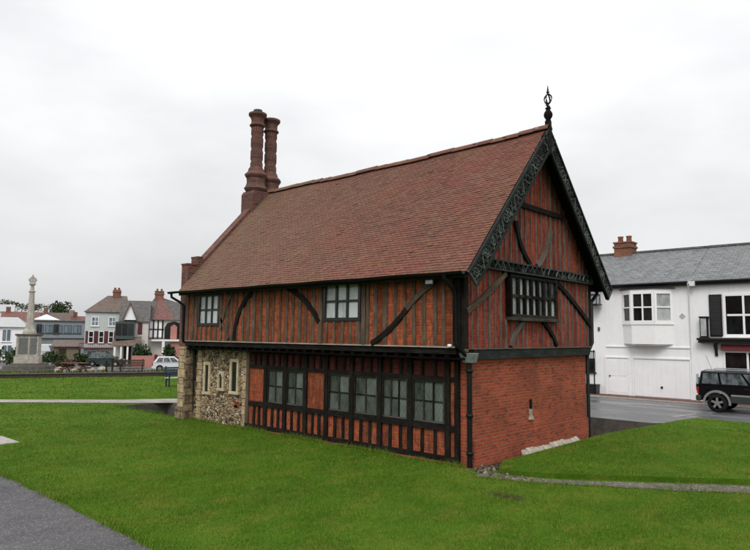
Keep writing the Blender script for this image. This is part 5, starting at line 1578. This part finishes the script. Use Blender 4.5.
for x in (.2, 1.9): lwin(h5, x, x+.5, 2.45, 3.5, -.01, 1, 1, 'black_paint', 'pane_dark', fw=.05, bar=.02, name='louvre_window')
b = MB(); b.box(-.2, 5.6, -.2, -.001, 1.95, 2.15); b.build('canopy', 'blue_grey_render', h5)
h6 = thing('outbuilding', 'low tan brick outbuilding with sloping red brown roof beside the pale house', 'outbuilding', root_at(-49.56, 10.91), 62)
b = MB(); b.box(-.1, 1.9, 0, 1.5, -.1, 1.45); b.build('wall', 'tan_brick', h6)
b = MB(); b.face([(-.3,-.2,1.42),(2.1,-.2,1.42),(2.1,1.6,1.95),(-.3,1.6,1.95)], [(0,0),(2.4,0),(2.4,1.9),(0,1.9)]); b.face([(-.3,1.6,1.9),(2.1,1.6,1.9),(2.1,-.2,1.36),(-.3,-.2,1.36)]); b.face([(-.3,-.2,1.36),(2.1,-.2,1.36),(2.1,-.2,1.42),(-.3,-.2,1.42)]); b.build('roof', 'brown_tile', h6)
b = MB(); b.box(.3, .9, -.02, -.001, .0, 1.2); b.build('door', 'bench_wood', h6)
# pink wall
pw = thing('pink_wall', 'low pink painted garden wall with a square pier before the half timbered house', 'wall', root_at(-39.72, 13.07), 62)
b = MB(); b.box(-.2, 1.45, 0, .12, -.05, .86); b.box(1.72, 2.3, 0, .12, -.05, .9); b.build('wall', 'pink_render', pw)
b = MB(); b.box(1.46, 1.71, -.05, .17, -.05, .95); b.build('pier', 'red_awning', pw)
MB = MBsave

shrub(root_at(-41.6, 14.6), 1.3, 1.1, 2.4, 900, 'large dark shrub above the pink wall in front of the gabled house', s=(.1,.2))
shrub(root_at(-40.4, 16.2), .9, .9, 1.9, 600, 'dark shrub between the pink wall and the half timbered house', s=(.1,.2))
shrub(root_at(-47.0, 7.2), 2.0, 1.5, 1.6, 800, 'dark green bush at the left edge by the memorial', s=(.1,.2))
shrub(root_at(-44.5, 11.1), 1.0, .9, 1.2, 500, 'low bush in front of the tan outbuilding', s=(.1,.2))
shrub(root_at(-41.3, 8.6), 1.3, .8, .7, 500, 'low dark shrub right of the memorial steps', 'leaf_brown', s=(.08,.16))

for i, (x, y, rx, rz_, lb) in enumerate(((-46.0, 9.4, 1.3, .9, 'dark low shrub right behind the memorial pedestal'), (-43.6, 12.6, 1.0, .8, 'dark low shrub under the maroon balcony of the pale house'), (-37.9, 15.3, .8, .8, 'dark low shrub at the right end of the pink wall'), (-50.5, 6.2, 2.4, 1.5, 'broad dark bush in front of the white low house'))):
    shrub(root_at(x, y), rx*K, rx*.8*K, rz_*K, 500, lb, s=(.09,.18))
# ------------------------------------------------------------------ hillside town
def hill():
    b = MB(); rows = []
    for i in range(30):
        t = i/29; x0, y0 = -95 - 150*t, -70 + 0*t; row = []
        for j in range(50):
            u = j/49; x = -139 - 190*t + 60*u; y = -80 + 260*u + 40*t
            h = 9.0*min(1, t*3.2)**.7*(.8 + .2*math.sin(u*9 + t*5)) * (1 if u < .7 else max(.2, 1 - (u-.7)*2.2))
            row.append((x, y, LOW + h - .1))
        rows.append(row)
    b.grid(rows); tag(b.build('hill', 'leaf_hill'), kind='structure')
t = NT('leaf_hill', .95, .1); t.col(t.ramp(t.noise(t.pos(), .12, 5), [(.35,(.03,.045,.018)), (.6,(.06,.07,.035)), (.75,(.1,.085,.06))]))
hill()
def small_house(x, y, z, w, d, h, r, rz, roofm, wallm, label, chim=True):
    F_ = 1.22; x, y, z = 7.3 + (x-7.3)*F_, -11.06 + (y+11.06)*F_, 2.65 + (z-2.65)*F_
    w, d, h, r = [q*.8 for q in (w, d, h, r)]
    t = thing('hillside_house', label, 'house', (x, y, z-2), rz, 'houses on the hillside behind the memorial')
    b = MB(); b.box(-w/2, w/2, -d/2, d/2, 0, h+2); 
    b.prism([(-d/2,h+2), (d/2,h+2), (0,h+2+r)], 'x', -w/2, -w/2+.3); b.prism([(-d/2,h+2), (d/2,h+2), (0,h+2+r)], 'x', w/2-.3, w/2); b.build('wall', wallm, t)
    b = MB(); gable_roof(b, -w/2, w/2, -d/2, d/2, h+2.02, h+2+r+.1, .3); rf = b.build('roof', roofm, t)
    if chim:
        b = MB(); b.box(-w/2+.5, -w/2+1.3, -.4, .4, h+2+r*.5, h+2+r+1.1); b.build('chimney', 'house_brick', rf)
    for xx in (-w*.3, w*.12): lwin(t, xx, xx+w*.18, h*.35+2, h*.8+2, -d/2, 2, 1, 'white_joinery', 'pane_dark')
for a in ((-113.2, 29.6, 2.6, 8.5, 7, 2.6, 2.6, 66, 'red_tile', 'cream_render', 'red roofed hillside house directly left of the memorial shaft'),
          (-116.5, 36.5, 3.0, 7, 6, 2.4, 2.4, 75, 'brown_tile', 'cream_render', 'brown roofed hillside house right of the memorial shaft'),
          (-122, 44.5, 3.0, 8, 6, 2.0, 2.2, 58, 'red_tile', 'white_paint', 'wide red roofed hillside house above the blue grey building'),
          (-135, 33, 5.2, 7, 6, 2.4, 1.9, 70, 'pale_roof', 'white_paint', 'highest pale hillside house left of the shaft'),
          (-140, 47, 4.6, 7, 6, 2.2, 2.2, 60, 'brown_tile', 'cream_render', 'small brown hillside house on the skyline')):
    small_house(*a)
for i, (x, y, z, h, r_) in enumerate(((-172, 45, 6.0, 5.0, 5.0), (-176, 53, 6.0, 4.4, 5.2), (-150, 50, 4.0, 6.0, 3.2))):
    tree((x, y, z), h, r_, 700, ('bushy tree on the skyline just left of the shaft', 'bushy tree on the skyline behind the shaft', 'dark tree right of the memorial shaft')[i], 'leaf_dark', 'trees on the hillside')

# ------------------------------------------------------------------ sky, sun, camera
world = bpy.data.worlds.new('World'); scene.world = world; world.use_nodes = True
nt = world.node_tree; nn = nt.nodes; ll = nt.links
bg = nn['Background']
SUN = Vector((.45, -.75, .95)).normalized()
elev = math.asin(SUN.z); azim = math.atan2(SUN.x, SUN.y)
sky = nn.new('ShaderNodeTexSky'); sky.sky_type = 'NISHITA'; sky.sun_disc = False
sky.sun_elevation = elev; sky.sun_rotation = azim; sky.air_density = 1.5; sky.dust_density = 4
tc = nn.new('ShaderNodeTexCoord')
sepn = nn.new('ShaderNodeSeparateXYZ'); ll.new(tc.outputs['Generated'], sepn.inputs[0])
# overcast deck: soft, brighter high up, thicker grey banks towards the right-hand horizon
mp = nn.new('ShaderNodeMapping'); ll.new(tc.outputs['Generated'], mp.inputs['Vector']); mp.inputs['Scale'].default_value = (1, 1, 2.6)
nz = nn.new('ShaderNodeTexNoise'); ll.new(mp.outputs[0], nz.inputs['Vector']); nz.inputs['Scale'].default_value = 2.6; nz.inputs['Detail'].default_value = 6; nz.inputs['Roughness'].default_value = .52
rp = nn.new('ShaderNodeValToRGB'); ll.new(nz.outputs['Fac'], rp.inputs[0])
rp.color_ramp.elements[0].position = .3; rp.color_ramp.elements[0].color = (7.3, 7.36, 7.5, 1)
rp.color_ramp.elements[1].position = .72; rp.color_ramp.elements[1].color = (9.5, 9.55, 9.65, 1)
up = nn.new('ShaderNodeMapRange'); ll.new(sepn.outputs[2], up.inputs[0])
up.inputs[1].default_value = 0; up.inputs[2].default_value = .9; up.inputs[3].default_value = .87; up.inputs[4].default_value = 1.75
mu = nn.new('ShaderNodeMix'); mu.data_type = 'RGBA'; mu.blend_type = 'MULTIPLY'; mu.inputs[0].default_value = 1
ll.new(rp.outputs[0], mu.inputs[6]); ll.new(up.outputs[0], mu.inputs[7])
mx_ = nn.new('ShaderNodeMix'); mx_.data_type = 'RGBA'; mx_.inputs[0].default_value = .93
ll.new(sky.outputs[0], mx_.inputs[6]); ll.new(mu.outputs[2], mx_.inputs[7])
ll.new(mx_.outputs[2], bg.inputs['Color']); bg.inputs['Strength'].default_value = .1

sd = bpy.data.lights.new('sun', 'SUN'); sd.energy = 1.6; sd.angle = R(25); sd.color = (1, .97, .93)
so = bpy.data.objects.new('sun', sd); COL.objects.link(so); so.rotation_euler = SUN.to_track_quat('Z', 'Y').to_euler(); so.location = (0, -20, 30)

cd = bpy.data.cameras.new('camera'); cam = bpy.data.objects.new('camera', cd); COL.objects.link(cam); scene.camera = cam
Fv = Vector((-.66873913, .73746928, .094483)); Rv = Vector((.74136325, .67103468, .00964362)); Uv = Vector((.0562895, -.07649529, .99547977))
cam.matrix_world = Matrix(((Rv.x, Uv.x, -Fv.x, 7.3057504), (Rv.y, Uv.y, -Fv.y, -11.05609301), (Rv.z, Uv.z, -Fv.z, 2.65), (0,0,0,1)))
cd.sensor_fit = 'HORIZONTAL'; cd.sensor_width = 36; cd.lens = 36*631.6/750; cd.clip_end = 9000; cd.clip_start = .1
scene.view_settings.view_transform = 'Standard'; scene.view_settings.look = 'None'; scene.view_settings.exposure = 0; scene.view_settings.gamma = 1
